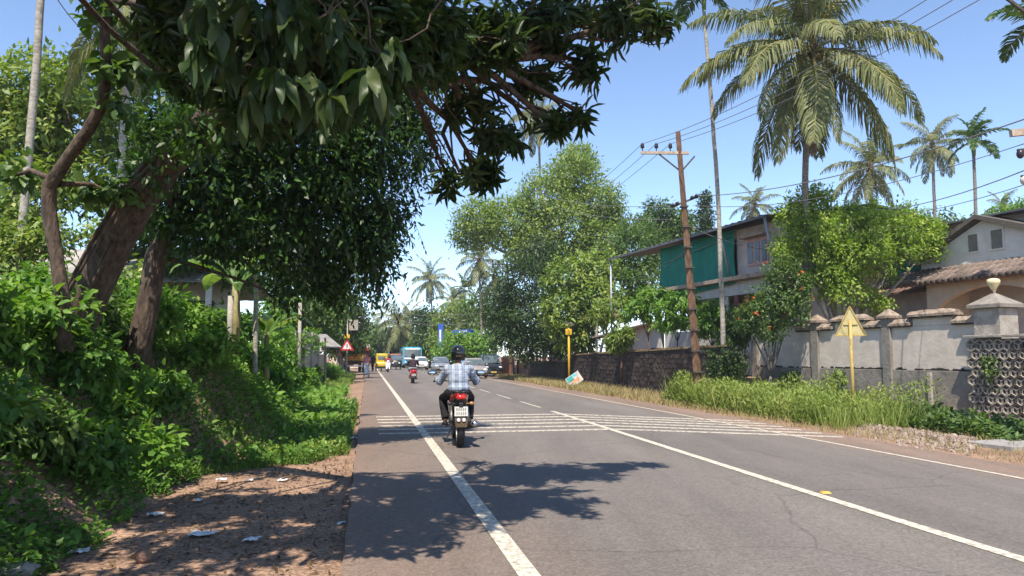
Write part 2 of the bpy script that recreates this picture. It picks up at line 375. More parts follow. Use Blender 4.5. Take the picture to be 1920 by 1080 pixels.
def palm(label, base, top, r, n=22, kind='coco', scale=1.0, group=None, seed=0, bark='bark_grey', bow=0.0, nuts=True, dry=2, name='coconut_palm', crown_tilt=0.0):
    rs = random.Random(seed); base = Vector(base); top = Vector(top); root = thing(name, label, 'palm tree', base, 0, group)
    mb = MB(); pts = []; rr = []; K = 14
    for i in range(K + 1):
        t = i / K; p = base.lerp(top, t) + Vector((bow * math.sin(math.pi * t), 0, 0)); p.x += rs.uniform(-.02, .02); pts.append(p)
        rr.append(r * (1.25 - .25 * min(1, t * 8) if t < .125 else 1.0 - .3 * t))
    pts[0] = pts[0] + Vector((0, 0, -.3)); mb.tube(pts, rr, 10); mb.build('trunk', M[bark], root, smooth=True, world=True)
    off = top - base
    if kind == 'areca':
        m2 = MB(); m2.tube([off + Vector((0, 0, -.1)), off + Vector((0, 0, .4)), off + Vector((0, 0, .95 * scale))], [r * .8, r * 1.1, r * .5], 8); m2.build('crownshaft', M['areca_shaft'], root, smooth=True)
        off = off + Vector((0, 0, .8 * scale)); nl = 5
    else:
        m2 = MB(); m2.tube([off + Vector((0, 0, -.35 * scale)), off + Vector((0, 0, .1)), off + Vector((0, 0, .6 * scale))], [r * .75, r * 1.5, r * .5], 8); m2.build('fibre', M['fibre'], root, smooth=True); nl = 9
    for i in range(n):
        t = (i + .5) / n; lv = min(nl - 1, int(t * nl)); me = rs.choice(FR[(kind, lv)])
        s = scale * rs.uniform(.85, 1.1) * (1 - .15 * (lv == nl - 1))
        link('frond', me, root, off, (rs.uniform(-.12, .12), rs.uniform(-.1, .1) + crown_tilt, i * 2.39996 + rs.uniform(-.3, .3)), (s, s, s))
    if kind == 'coco':
        for j in range(dry): link('frond', FR['dry'][j % 2], root, off + Vector((0, 0, -.1)), (0, 0, rs.uniform(0, 6.28)), (scale,) * 3)
    if nuts and kind in ('coco', 'far'):
        m3 = MB(); m3.ell((0, 0, 0), (.11 * scale, .11 * scale, .14 * scale), None, 8, 5); me = m3.mesh('coconut', M['nut'], True)
        for j in range(9 if kind == 'coco' else 5):
            a = rs.uniform(0, 6.28); q = rs.uniform(.22, .42) * scale; link('coconut', me, root, off + Vector((q * math.cos(a), q * math.sin(a), -rs.uniform(.15, .5) * scale)))
    return root
M['areca_shaft'] = mat('areca_shaft', (.14, .20, .05), (.08, .12, .03), 4, .5)
# ------------------------------------------------------------------ ground, road, markings
def node_ground():
    m = mat('red_earth', (.36, .24, .165), (.20, .13, .09), 1.3, .95, .8, lo=.3, hi=.7, bscale=26)
    t = m.node_tree; p = t.nodes['Principled BSDF']; tc = [n for n in t.nodes if n.type == 'TEX_COORD'][0]
    rp = [n for n in t.nodes if n.type == 'VALTORGB'][0]
    n = t.nodes.new('ShaderNodeTexNoise'); n.inputs['Scale'].default_value = 34; n.inputs['Detail'].default_value = 6; t.links.new(tc.outputs['Object'], n.inputs['Vector'])
    r = t.nodes.new('ShaderNodeValToRGB'); r.color_ramp.elements[0].color = (.45, .42, .40, 1); r.color_ramp.elements[1].color = (1.35, 1.3, 1.25, 1)
    r.color_ramp.elements[0].position = .35; r.color_ramp.elements[1].position = .66; t.links.new(n.outputs['Fac'], r.inputs[0])
    mx = t.nodes.new('ShaderNodeMix'); mx.data_type = 'RGBA'; mx.blend_type = 'MULTIPLY'; mx.inputs[0].default_value = 1
    t.links.new(rp.outputs[0], mx.inputs[6]); t.links.new(r.outputs[0], mx.inputs[7]); t.links.new(mx.outputs[2], p.inputs['Base Color'])
    return m
M['earth'] = node_ground()
us = sorted(set([-900, -500, -300, -180, -110, -70, -45, -30, -22, -17, -14] + [round(-12 + .2 * i, 3) for i in range(60)] + [-.16, -.13, 2, 5, 8, 10.38, 10.44] +
    [round(10.6 + .25 * i, 3) for i in range(22)] + [13.02, 13.1, 13.18, 13.3] + [17, 19, 22, 27, 35, 50, 80, 130, 220, 400, 900]))
ds = [-120, -60, -30, -15, -8, -4] + [-2 + .22 * i for i in range(146)] + [30.5 + 1.0 * i for i in range(72)] + [106, 112, 120, 130, 142, 156, 175, 200, 240, 300, 400, 550, 800, 1200, 1800]
mb = MB()
mb.v = [(bendx(d) + u, d, gz(bendx(d) + u, d)) for d in ds for u in us]; nu = len(us)
mb.f = [(j * nu + i, j * nu + i + 1, (j + 1) * nu + i + 1, (j + 1) * nu + i) for j in range(len(ds) - 1) for i in range(nu - 1)]; mb.m = [0] * len(mb.f)
tag(mb.build('ground', M['earth'], smooth=True), 'reddish earth ground with a bank left of the road', None, None, 'structure')

def node_asphalt():
    m = bpy.data.materials.new('asphalt'); m.use_nodes = True; t = m.node_tree; p = t.nodes['Principled BSDF']; L = t.links.new
    def N(k, **kw):
        n = t.nodes.new(k)
        for a, b in kw.items(): setattr(n, a, b)
        return n
    tc = N('ShaderNodeTexCoord'); dot = N('ShaderNodeVectorMath', operation='DOT_PRODUCT'); dot.inputs[1].default_value = (1, .193, 0); L(tc.outputs['Object'], dot.inputs[0])
    nz = N('ShaderNodeTexNoise'); nz.inputs['Scale'].default_value = .9; nz.inputs['Detail'].default_value = 7; L(tc.outputs['Object'], nz.inputs['Vector'])
    jit = N('ShaderNodeMath', operation='MULTIPLY_ADD'); jit.inputs[1].default_value = .9; L(nz.outputs['Fac'], jit.inputs[0]); L(dot.outputs['Value'], jit.inputs[2])
    mr = N('ShaderNodeMapRange'); mr.inputs[1].default_value = -1; mr.inputs[2].default_value = 12; L(jit.outputs[0], mr.inputs[0])
    rp = N('ShaderNodeValToRGB'); e = rp.color_ramp.elements
    stops = [(0.0, (.20, .145, .115)), (.10, (0.185, 0.134, 0.104)), (.19, (0.165, 0.134, 0.113)), (.26, (0.138, 0.120, 0.108)), (.31, (0.160, 0.140, 0.125)), (.37, (0.142, 0.125, 0.113)), (.45, (0.156, 0.138, 0.122)), (.50, (0.132, 0.118, 0.107)),
             (.56, (0.156, 0.138, 0.122)), (.62, (0.142, 0.126, 0.113)), (.68, (0.156, 0.138, 0.123)), (.76, (0.148, 0.129, 0.114)), (.82, (0.200, 0.145, 0.113)), (1, (.22, .16, .125))]
    while len(e) < len(stops): e.new(.5)
    for i, (q, c) in enumerate(stops): e[i].position = q; e[i].color = (*c, 1)
    L(mr.outputs[0], rp.inputs[0])
    g = N('ShaderNodeTexNoise'); g.inputs['Scale'].default_value = 42; g.inputs['Detail'].default_value = 5; g.inputs['Roughness'].default_value = .8; L(tc.outputs['Object'], g.inputs['Vector'])
    g2 = N('ShaderNodeTexVoronoi'); g2.inputs['Scale'].default_value = 70; L(tc.outputs['Object'], g2.inputs['Vector'])
    gr = N('ShaderNodeValToRGB'); gr.color_ramp.elements[0].position = .3; gr.color_ramp.elements[1].position = .72
    gr.color_ramp.elements[0].color = (.60, .60, .61, 1); gr.color_ramp.elements[1].color = (1.4, 1.385, 1.36, 1); L(g.outputs['Fac'], gr.inputs[0])
    mx = N('ShaderNodeMix', data_type='RGBA', blend_type='MULTIPLY'); mx.inputs[0].default_value = 1; L(rp.outputs[0], mx.inputs[6]); L(gr.outputs[0], mx.inputs[7])
    n3 = N('ShaderNodeTexNoise'); n3.inputs['Scale'].default_value = .35; n3.inputs['Detail'].default_value = 8; n3.inputs['Roughness'].default_value = .7
    mp = N('ShaderNodeMapping'); mp.inputs['Rotation'].default_value = (0, 0, R(-10.9)); mp.inputs['Scale'].default_value = (1.6, .22, 1); L(tc.outputs['Object'], mp.inputs[0]); L(mp.outputs[0], n3.inputs['Vector'])
    r3 = N('ShaderNodeMapRange'); r3.inputs[1].default_value = .3; r3.inputs[2].default_value = .7; r3.inputs[3].default_value = .76; r3.inputs[4].default_value = 1.2; L(n3.outputs['Fac'], r3.inputs[0])
    sc = N('ShaderNodeVectorMath', operation='SCALE'); L(mx.outputs[2], sc.inputs[0]); L(r3.outputs[0], sc.inputs['Scale']); 
    v2 = N('ShaderNodeTexVoronoi'); v2.inputs['Scale'].default_value = 38; L(tc.outputs['Object'], v2.inputs['Vector']); sp_ = N('ShaderNodeSeparateColor'); L(v2.outputs['Color'], sp_.inputs[0])
    vr = N('ShaderNodeMapRange'); vr.inputs[3].default_value = .84; vr.inputs[4].default_value = 1.16; L(sp_.outputs[0], vr.inputs[0])
    s2 = N('ShaderNodeVectorMath', operation='SCALE'); L(sc.outputs[0], s2.inputs[0]); L(vr.outputs[0], s2.inputs['Scale'])
    wv = N('ShaderNodeTexNoise'); wv.inputs['Scale'].default_value = .8; wv.inputs['Detail'].default_value = 5; L(tc.outputs['Object'], wv.inputs['Vector'])
    va = N('ShaderNodeVectorMath', operation='MULTIPLY_ADD'); va.inputs[1].default_value = (.7, .7, 0); L(wv.outputs['Color'], va.inputs[0]); L(tc.outputs['Object'], va.inputs[2])
    ck = N('ShaderNodeTexVoronoi', feature='DISTANCE_TO_EDGE'); ck.inputs['Scale'].default_value = .28; L(va.outputs[0], ck.inputs['Vector'])
    cr_ = N('ShaderNodeMapRange'); cr_.inputs[1].default_value = .0; cr_.inputs[2].default_value = .006; cr_.inputs[3].default_value = .72; cr_.inputs[4].default_value = 1; L(ck.outputs['Distance'], cr_.inputs[0])
    s3 = N('ShaderNodeVectorMath', operation='SCALE'); L(s2.outputs[0], s3.inputs[0]); L(cr_.outputs[0], s3.inputs['Scale']); L(s3.outputs[0], p.inputs['Base Color'])
    p.inputs['Roughness'].default_value = .82; p.inputs['Specular IOR Level'].default_value = .3
    b = N('ShaderNodeBump'); b.inputs['Strength'].default_value = .35; b.inputs['Distance'].default_value = .006; L(g2.outputs['Distance'], b.inputs['Height']); L(b.outputs[0], p.inputs['Normal'])
    return m
M['asphalt'] = node_asphalt()
def worn_paint(name, c, under=(.15, .14, .13), lo=.34, hi=.46):
    m = mat(name, c, under, 16, .75, detail=9, lo=lo, hi=hi); return m
M['line'] = worn_paint('worn_white_paint', (.60, .54, .43), (.24, .22, .19), .36, .58); M['strip'] = worn_paint('worn_strip_paint', (.50, .44, .35), (.16, .145, .13), .38, .56)
ru = [-.15, .15, .6, 1.3, 2.3, 3.4, 4.4, 4.95, 5.6, 6.8, 8, 9.2, 10.1, 10.4]
rd = [-25, -12, -6, -2] + [.0 + .25 * i for i in range(130)] + [33 + 2.5 * i for i in range(48)] + [156, 165, 175, 190, 210]
mb = MB(); k = len(ru) + 2
for d in rd:
    jl = .035 * mnoise.noise(Vector((d * 1.3, 0, 0))) + .02 * mnoise.noise(Vector((d * 5, 3, 0))); jr = .09 * mnoise.noise(Vector((d * .9, 9, 0)))
    row = [(bendx(d) + ru[0] + jl - .02, d, -.12)] + [(bendx(d) + u + (jl if i == 0 else jr if i == len(ru) - 1 else 0), d, road_z(u)) for i, u in enumerate(ru)] + [(bendx(d) + ru[-1] + jr + .03, d, road_z(10.4) - .1)]
    mb.v += row
mb.f = [(j * k + i, j * k + i + 1, (j + 1) * k + i + 1, (j + 1) * k + i) for j in range(len(rd) - 1) for i in range(k - 1)]; mb.m = [0] * len(mb.f)
road = tag(mb.build('road', M['asphalt']), 'grey two lane asphalt road', None, None, 'structure')
def line_strip(name, pts, wid, material, z=.005):
    mb = MB(); n = len(pts)
    for u, d in pts: mb.v += [tuple(RU(u - wid / 2, d, road_z(u - wid / 2) + z)), tuple(RU(u + wid / 2, d, road_z(u + wid / 2) + z))]
    mb.f = [(2 * i, 2 * i + 1, 2 * i + 3, 2 * i + 2) for i in range(n - 1)]; mb.m = [0] * len(mb.f)
    return mb.build(name, material, road)
dd = [-10 + 2 * i for i in range(75)]
line_strip('edge_line', [(1.10, d) for d in dd], .15, M['line']); line_strip('edge_line', [(8.88, d) for d in dd], .12, M['line'])
line_strip('centre_line', [(4.72 + .2 * sm(5, 20, d), d) for d in [-10 + 1.0 * i for i in range(31)]], .13, M['line'])
for i in range(14): line_strip('centre_line', [(4.94, 21.4 + i * 4.4), (4.94, 24.2 + i * 4.4)], .11, M['strip'])
for i in range(6):
    mb = MB(); d0 = 14.35 + .78 * i
    for u in (.25, 1.6, 3.3, 4.95, 6.6, 8.4, 10.15):
        c = RU(u, d0 + .193 * (u - 1.1)); z = road_z(u) + .010
        mb.v += [(c.x, c.y - .07, z), (c.x, c.y + .07, z), (c.x, c.y - .075, z - .012), (c.x, c.y + .075, z - .012)]
    for j in range(6):
        o = 4 * j; mb.f += [(o, o + 4, o + 5, o + 1), (o + 2, o + 6, o + 4, o), (o + 1, o + 5, o + 7, o + 3)]
    mb.m = [0] * len(mb.f); mb.build('rumble_strip', M['strip'], road)
mb = MB(); c = G(1548, 925, 0); mb.box((c.x, c.y, road_z(4.9) + .012), (.1, .09, .018), None, 0, (.7, .7)); mb.build('road_stud', mat('amber_stud', (.55, .36, .07), rough=.5), road)

# ------------------------------------------------------------------ compound wall on the right
M['white_wall'] = mat('white_wash', (.61, .53, .445), (.47, .405, .34), 2.2, .85, .25, lo=.3, hi=.62)
M['cement'] = mat('grey_cement', (.27, .24, .205), (.17, .15, .125), 3, .92, .5)
M['cement_pale'] = mat('pale_cement', (.40, .36, .31), (.25, .22, .185), 4, .92, .5)
M['coping'] = mat('weathered_coping', (.36, .285, .215), (.16, .12, .09), 7, .95, .7)
M['mould_and_shade_black'] = mat('mould_and_shade_black', (.05, .043, .036), (.02, .018, .016), 9, .95, .6)  # near-black for mould stains and for shade painted under coping and in openings
CW = Plane((12.57, 20.0), .313, -.95); cg = -.33
cw = thing('compound_wall', 'whitewashed boundary wall with grey pilasters and stepped brown coping beside the verge', 'wall', (12.57, 20, cg), CW.rot())
def cbox(name, s0, s1, z0, z1, y0, y1, m, parent=cw, bevel=.012, **kw):
    b = MB(); b.box(((s0 + s1) / 2, (y0 + y1) / 2, (z0 + z1) / 2 - cg), (s1 - s0, y1 - y0, z1 - z0), **kw); return b.build(name, m, parent, bevel=bevel)
def coping(s0, s1, z):
    b = MB(); n = 7; rings = []
    for i in range(n + 1):
        s = s0 + (s1 - s0) * i / n; j = random.uniform(-.02, .02); e = .045 if i in (0, n) else 0
        rings.append([Vector((s, -.20 + j, z - cg)), Vector((s, .20, z - cg)), Vector((s, .19, z + .07 - cg)), Vector((s, .04 + j, z + .19 - e + j - cg)), Vector((s, -.06, z + .19 - e + j - cg)), Vector((s, -.20 + j, z + .07 + j * .6 - cg))])
    b.loft(rings); o = b.build('coping', M['coping'], cw)
    b2 = MB(); b2.box(((s0 + s1) / 2, -.01, z - .025 - cg), (s1 - s0 - .03, .36, .045)); b2.build('coping_shade', M['mould_and_shade_black'], o)  # black strip paints in the shade under the coping
pil = [-9.6, -6.25, -3.1, .0]
for i in range(3):
    a, b = pil[i] + .16, pil[i + 1] - .16
    if i == 2: b = -.02
    cbox('plinth', a, b, -.7, 1.04, -.14, .12, M['cement'])
    cbox('panel', a, b, 1.043, 2.33, -.10, .09, M['white_wall'])
    L = b - a; cbox('raised_panel', a + L * .27, b - L * .27, 2.332, 2.58, -.098, .088, M['white_wall'])
    coping(a - .02, a + L * .26, 2.36); coping(a + L * .23, b - L * .23, 2.60); coping(b - L * .26, b + .02, 2.36)
    st = MB()
    for q in range(26):
        s = random.uniform(a + .1, b - .1); h = random.uniform(.02, .07); st.box((s, -.115, 1.05 + h * .35 - cg + random.uniform(-.02, .02)), (random.uniform(.05, .3), .014, h), jit=.008)
    st.build('mould_stain', M['mould_and_shade_black'], cw)
for s in pil[:3]:
    cbox('pilaster', s - .17, s + .17, -.7, 2.60, -.19, .16, M['cement'])
    b = MB(); b.box((s, -.01, 2.64 - cg), (.5, .5, .07)); b.box((s, -.01, 2.79 - cg), (.5, .5, .22), None, 0, (.08, .08)); b.build('pilaster_cap', M['coping'], cw)
cbox('gate_pillar', .02, .78, -.7, 2.70, -.30, .34, M['cement_pale'])
b = MB(); b.box((.40, .02, 2.755 - cg), (.98, .86, .10)); b.box((.40, .02, 2.96 - cg), (.98, .86, .31), None, 0, (.06, .06)); b.build('pillar_cap', M['cement'], cw, bevel=.01)
cbox('drain_pipe', -1.62, -1.50, -.5, .98, -.23, -.142, M['cement_pale'])
lp = thing('post_lamp', 'cream flared globe lamp on top of the gate pillar', 'lamp', (0, 0, 0)); lp.parent = None
pl = Matrix.Rotation(CW.rot(), 4, 'Z') @ Vector((.40, .02, 0)); lp.location = (12.57 + pl.x, 20 + pl.y, 3.09)
b = MB(); b.lathe([(.055, 0), (.04, .05), (.05, .09)], n=14); b.build('lamp_base', M['coping'], lp, True)
M['lamp_glass'] = mat('lamp_glass', (.75, .66, .38), (.62, .52, .28), 5, .25, coat=.5)
b = MB(); b.lathe([(.05, .088), (.085, .16), (.15, .27), (.165, .33), (.14, .385), (.07, .41), (.01, .415)], n=18); b.build('lamp_shade', M['lamp_glass'], lp, True)
# pierced block wall in front of the gate pillar
jw = thing('pierced_block_wall', 'pierced wall of pale hexagon pattern blocks below the gate pillar', 'wall', (12.57, 20, cg), CW.rot())
def hexblock():
    b = MB(); S = .30; hx = [(S * .5 * math.cos(R(60 * i + 30)) * .98, S * .5 * math.sin(R(60 * i + 30)) * 1.0) for i in range(6)]
    for i in range(6):
        p, q = hx[i], hx[(i + 1) % 6]; b.bar((p[0], 0, p[1]), (q[0], 0, q[1]), .06, .03)
        if i % 2 == 0: b.bar((0, .012, 0), (p[0] * .97, .012, p[1] * .97), .05, .024)
    return b.mesh('block', M['jali'])
M['jali'] = mat('pierced_concrete', (.42, .37, .31), (.22, .19, .155), 9, .95, .5); hb = hexblock()
for r in range(9):
    for c in range(11): link('block', hb, jw, (.02 + .262 * c + (.131 if r % 2 else 0), -.42, .24 + r * .228))
cbox('backing', -.12, 3.1, -.7, 1.9, -.35, -.31, M['cement'], jw); cbox('top_rail', -.14, 3.1, 1.93, 2.0, -.52, -.30, M['cement_pale'], jw)

# ------------------------------------------------------------------ laterite wall on the right
M['laterite'] = mat('laterite_block', (.115, .075, .055), (.026, .022, .019), 4, .97, 1.0, lo=.38, hi=.78, bscale=30)
def per_object_tone(m, lo, hi):
    t = m.node_tree; p = t.nodes['Principled BSDF']; src = [l.from_socket for l in t.links if l.to_socket == p.inputs['Base Color']][0]
    oi = t.nodes.new('ShaderNodeObjectInfo'); mr = t.nodes.new('ShaderNodeMapRange'); mr.inputs[3].default_value = lo; mr.inputs[4].default_value = hi; t.links.new(oi.outputs['Random'], mr.inputs[0])
    sc = t.nodes.new('ShaderNodeVectorMath'); sc.operation = 'SCALE'; t.links.new(src, sc.inputs[0]); t.links.new(mr.outputs[0], sc.inputs['Scale']); t.links.new(sc.outputs[0], p.inputs['Base Color'])
per_object_tone(M['laterite'], .55, 1.45)
M['moss_top'] = mat('mossy_top', (.20, .13, .05), (.05, .045, .03), 6, .98, .8)
def latwall(label, d0, d1, z0a, z0b, n_ind, hblk=.21):
    p0 = RU(wall_u(d0), d0, -.35); p1 = RU(wall_u(d1), d1, -.35); t = (p1 - p0); L = t.length; root = thing('laterite_wall', label, 'wall', p0, math.atan2(t.y, t.x), 'laterite walls')
    b = MB(); n = 12; rings = []
    for i in range(n + 1):
        x = L * i / n; h = z0a + (z0b - z0a) * i / n + .35; rings.append([Vector((x, -.11, -.3)), Vector((x, .11, -.3)), Vector((x, .11, h - .03)), Vector((x, -.11, h - .03))])
    b.loft(rings); b.build('mortar', M['mould_and_shade_black'], root)
    var = []
    for i in range(7):
        b = MB(); w = .392; rings = []
        for yy, k in ((-.128, .95), (-.112, 1), (.13, 1)):
            rings.append([Vector((sx * w / 2 * k + random.uniform(-.012, .012), yy + random.uniform(-.018, .018), sz * (hblk - .022) / 2 * k + random.uniform(-.007, .007))) for sx, sz in ((-1, -1), (0, -1), (1, -1), (1, 1), (0, 1), (-1, 1))])
        b.loft(rings); var.append(b.mesh('brick', M['laterite']))
    rest = MB(); cnt = 0; nc = int(L / .4)
    for c in range(nc):
        hh = z0a + (z0b - z0a) * c / nc + .35
        for r in range(int(hh / hblk)):
            x = .2 + c * .4 + (.2 if r % 2 else 0); me = random.choice(var); loc = (x, random.uniform(-.012, .012), r * hblk + hblk / 2 + .02)
            if cnt < n_ind: link('brick', me, root, loc, (0, random.uniform(-.02, .02), 0)); cnt += 1
            else: rest.add([Vector(v.co) + Vector(loc) for v in me.vertices], [tuple(p.vertices) for p in me.polygons])
    if rest.v: tag(rest.build('far_bricks', M['laterite'], root), None, None, None, 'stuff')
    b = MB(); n = int(L / .5); rings = []
    for i in range(n + 1):
        x = L * i / n; h = z0a + (z0b - z0a) * i / n + .35; j = random.uniform(-.03, .04)
        rings.append([Vector((x, -.16 + j * .4, h - .06)), Vector((x, .16, h - .06)), Vector((x, .13, h + .02 + j)), Vector((x, -.13, h + .02 + j))])
    b.loft(rings); b.build('mossy_top', M['moss_top'], root); return root
latwall('tall blackened laterite block wall behind the leaning iron pole', 27.0, 49.5, 1.86, 1.55, 290)
latwall('lower laterite block wall beyond the yellow solar post', 50.2, 64, 1.12, .98, 0)

# ------------------------------------------------------------------ green-net house
M['net'] = mat('green_shade_net', (.004, .20, .14), (.002, .14, .10), 3.5, .65, .15, stretch=(1, 1, .5), spec=.2)
M['plaster_pink'] = mat('dull_pink_plaster', (.47, .40, .36), (.34, .285, .255), 2.5, .9, .2)
M['plaster_white'] = mat('off_white_plaster', (.56, .53, .49), (.42, .395, .365), 2, .9, .2)
M['pink_trim'] = mat('pink_trim', (.50, .29, .27), (.40, .22, .21), 5, .8); M['slab'] = mat('stained_slab', (.42, .33, .26), (.22, .15, .11), 4, .9, .3)
M['glass'] = mat('dark_glass', (.05, .06, .065), (.03, .035, .04), 3, .08, spec=.6); M['dark'] = M['dark']
M['sheet'] = mat('grey_roof_sheet', (.115, .12, .125), (.07, .075, .08), 3, .55, .2, stretch=(1, .3, 1)); M['pipe'] = mat('grey_pipe', (.33, .35, .37), rough=.45, metal=.3)
M['curtain'] = mat('red_brown_shutter', (.23, .075, .065), (.15, .05, .045), 5, .8); M['tile'] = mat('old_roof_tile', (.20, .115, .085), (.09, .06, .05), 9, .9, .5)
M['interior'] = mat('room_wall', (.25, .22, .19), rough=.9)
HX = Plane((A(1382, 500, 33).x, 33.0), .313, -.95); hz0 = .55
hs = thing('net_house', 'two storey house with dark sheet roof and green shade net over its upper floor', 'house', (HX.p[0], 33, hz0), HX.rot())
def hb_(name, s0, s1, z0, z1, y0, y1, m, parent=hs, bevel=0):
    b = MB(); b.box(((s0 + s1) / 2, (y0 + y1) / 2, (z0 + z1) / 2 - hz0), (s1 - s0, y1 - y0, z1 - z0)); return b.build(name, m, parent, bevel=bevel)
sl, sr = HX(1243, 500)[0], HX(1465, 500)[0]; sp = HX(1170, 500)[0]; zs = HX(1382, 527)[1]; zr = HX(1382, 428)[1]; W2 = 9.5
hb_('upper_wall', .0, sr, zs + .18, zr - .1, .02, .2, M['plaster_pink']); hb_('side_wall', sr - .18, sr, zs + .18, zr - .1, .2, W2, M['plaster_pink'])
hb_('rear_wall', sl, sr - .2, hz0, zr - .1, W2 - .2, W2, M['plaster_white']); hb_('inner_wall', sl, -.1, zs + .18, zr - .1, 1.6, 1.8, M['interior'])
hb_('floor_slab', sl - .1, sr + .35, zs - .02, zs + .17, -.45, W2, M['slab'], bevel=.02)
hb_('lintel_band', sl + .02, sr + .02, zs - .62, zs - .025, .0, .22, M['plaster_white'])
hb_('lower_wall', sl + .02, sr, hz0 - .4, zs - 2.1, .03, .2, M['plaster_white'])
for i in range(13):
    s = sl + .15 + (sr - sl - .3) * i / 12; hb_('shutter', s - .16, s + .16, zs - 2.08, zs - .63, .06, .12, M['curtain'] if i % 4 != 3 else M['plaster_white'])
hb_('lower_inner_wall', sl + .1, sr - .25, hz0 - .3, zs - .03, 2.2, 2.4, M['interior']); hb_('lower_side_wall', sr - .2, sr - .003, hz0 - .4, zs - .03, .23, W2, M['plaster_white'])
b = MB(); n = 14; rows = []
for j in range(8):
    for i in range(n + 1):
        s = sl + (0 - sl) * i / n; z = (zs - .1 - .35 * (1 - i / n)) + (zr - .04 - zs + .1 + .35 * (1 - i / n)) * j / 7
        b.v.append((s, -.12 + .07 * mnoise.noise(Vector((s * 1.3, z * 1.1, 0))) + .05 * math.sin(s * 2), z - hz0))
b.f = [(j * (n + 1) + i, j * (n + 1) + i + 1, (j + 1) * (n + 1) + i + 1, (j + 1) * (n + 1) + i) for j in range(7) for i in range(n)]; b.m = [0] * len(b.f)
b.build('shade_net', M['net'], hs, True)
b = MB()
for s in (HX(1265, 480)[0], HX(1300, 480)[0]): b.bar((sl + .6, -.2, 1.5 + zs - hz0), (-.2, -.2, 2.0 + zs - hz0), .03, .03)
b.build('net_pole', M['pipe'], hs)
# window of three lights
w0, w1 = HX(1402, 470)[0], HX(1441, 470)[0]; wz0, wz1 = HX(1420, 497)[1], HX(1420, 447)[1]
wf = hb_('window', w0, w1, wz0, wz1, -.035, .018, M['pink_trim'])
for i in range(3):
    a = w0 + (w1 - w0) * (i + .14) / 3; c = w0 + (w1 - w0) * (i + .86) / 3; hb_('pane', a, c, wz0 + .12, wz1 - .12, -.05, -.037, M['glass'], wf)
hb_('sunshade', w0 - .15, w1 + .15, wz1 + .06, wz1 + .12, -.4, .018, M['slab'])
# sheet roof on pipes
b = MB(); n = 60; s0, s1 = sp - .15, sr + .25; za, zb = HX(1170, 484)[1], HX(1465, 406)[1]
zr0 = zr + .12
for j, (y, dz) in enumerate(((-.95, -.12), (2, .30), (4.6, .72), (7.5, .3), (10, -.1))):
    for i in range(n + 1):
        s = s0 + (s1 - s0) * i / n; b.v.append((s, y, zr0 - hz0 + dz + .022 * (1 if i % 2 else -1)))
b.f = [(j * (n + 1) + i, j * (n + 1) + i + 1, (j + 1) * (n + 1) + i + 1, (j + 1) * (n + 1) + i) for j in range(4) for i in range(n)]; b.m = [0] * len(b.f)
ro = b.build('roof', M['sheet'], hs); m_ = ro.modifiers.new('thick', 'SOLIDIFY'); m_.thickness = .02
b = MB(); b.bar((s0, -.93, zr0 - .19 - hz0), (s1, -.93, zr0 - .19 - hz0), .06, .08); b.build('fascia', M['sheet'], ro)
for s, y in ((sp, -.85), (sr + .12, -.85), (-.02, -.82), (sp, 4)):
    b = MB(); zb_ = (zs + .17 if s > sl - .2 and y < 0 else hz0 - .3); b.tube([(s, y if s < sl else -.38, zb_ - hz0), (s, y, zr0 - .16 - hz0)], .055, 8); b.build('roof_post', M['pipe'], hs, True)
# right wing seen through the bush
ww = sr + .02
hb_('wing_wall', ww, ww + 8, hz0 - .4, zs + 1.6, 5.2, 5.4, M['plaster_white']); hb_('wing_net', ww + .3, ww + 7.2, zs - .3, zs + 1.35, 5.02, 5.06, M['net'])
b = MB(); b.prism([(4.2, zs - .85 - hz0), (5.15, zs - .45 - hz0), (5.15, zs - .37 - hz0), (4.2, zs - .77 - hz0)], ww + .1, ww + 8, 'X'); b.build('tiled_canopy', M['tile'], hs)
b = MB(); b.prism([(4.4, zs + 1.62 - hz0), (10.5, zs + 2.2 - hz0), (10.5, zs + 2.26 - hz0), (4.4, zs + 1.69 - hz0)], ww + .27, ww + 8.3, 'X'); b.build('wing_roof', M['sheet'], hs)

# ------------------------------------------------------------------ porch house at the right edge
PX = Plane((A(1840, 600, 26.5).x, 26.5), .313, -.95); pz0 = -.3
ph = thing('porch_house', 'cream gabled house with arched porch and sloping tiled awning behind the gate pillar', 'house', (PX.p[0], 26.5, pz0), PX.rot())
def pp(px, py, y=0):
    s, z = PX(px, py); return s, z - pz0
M['house_white'] = mat('house_white', (.78, .74, .70), (.66, .62, .58), 2, .85, .15); M['house_cream'] = mat('house_cream', (.62, .50, .37), (.50, .40, .29), 2, .85, .15)
M['trim_dark'] = mat('roof_edge', (.13, .115, .10), (.08, .07, .06), 8, .8, .3)
ax, az = pp(1840, 414); lx, lz = pp(1727, 492); rx = 2 * ax - lx + .8; gzb = lz - .35
b = MB(); b.prism([(lx, gzb - .25), (rx, gzb - .25), (rx, lz), (ax, az), (lx, lz)], .0, .22); b.build('gable_wall', M['house_white'], ph)
for a, c in (((lx - .25, lz - .12), (ax, az + .05)), ((rx + .25, lz - .12), (ax, az + .05))):
    b = MB(); sg = 1 if c[0] > a[0] else -1; b.prism([(a[0], a[1]), (c[0], c[1]), (c[0], c[1] + .16), (a[0] - .05 * sg, a[1] + .16)], -.35, 9); b.build('roof_slope', M['trim_dark'], ph)
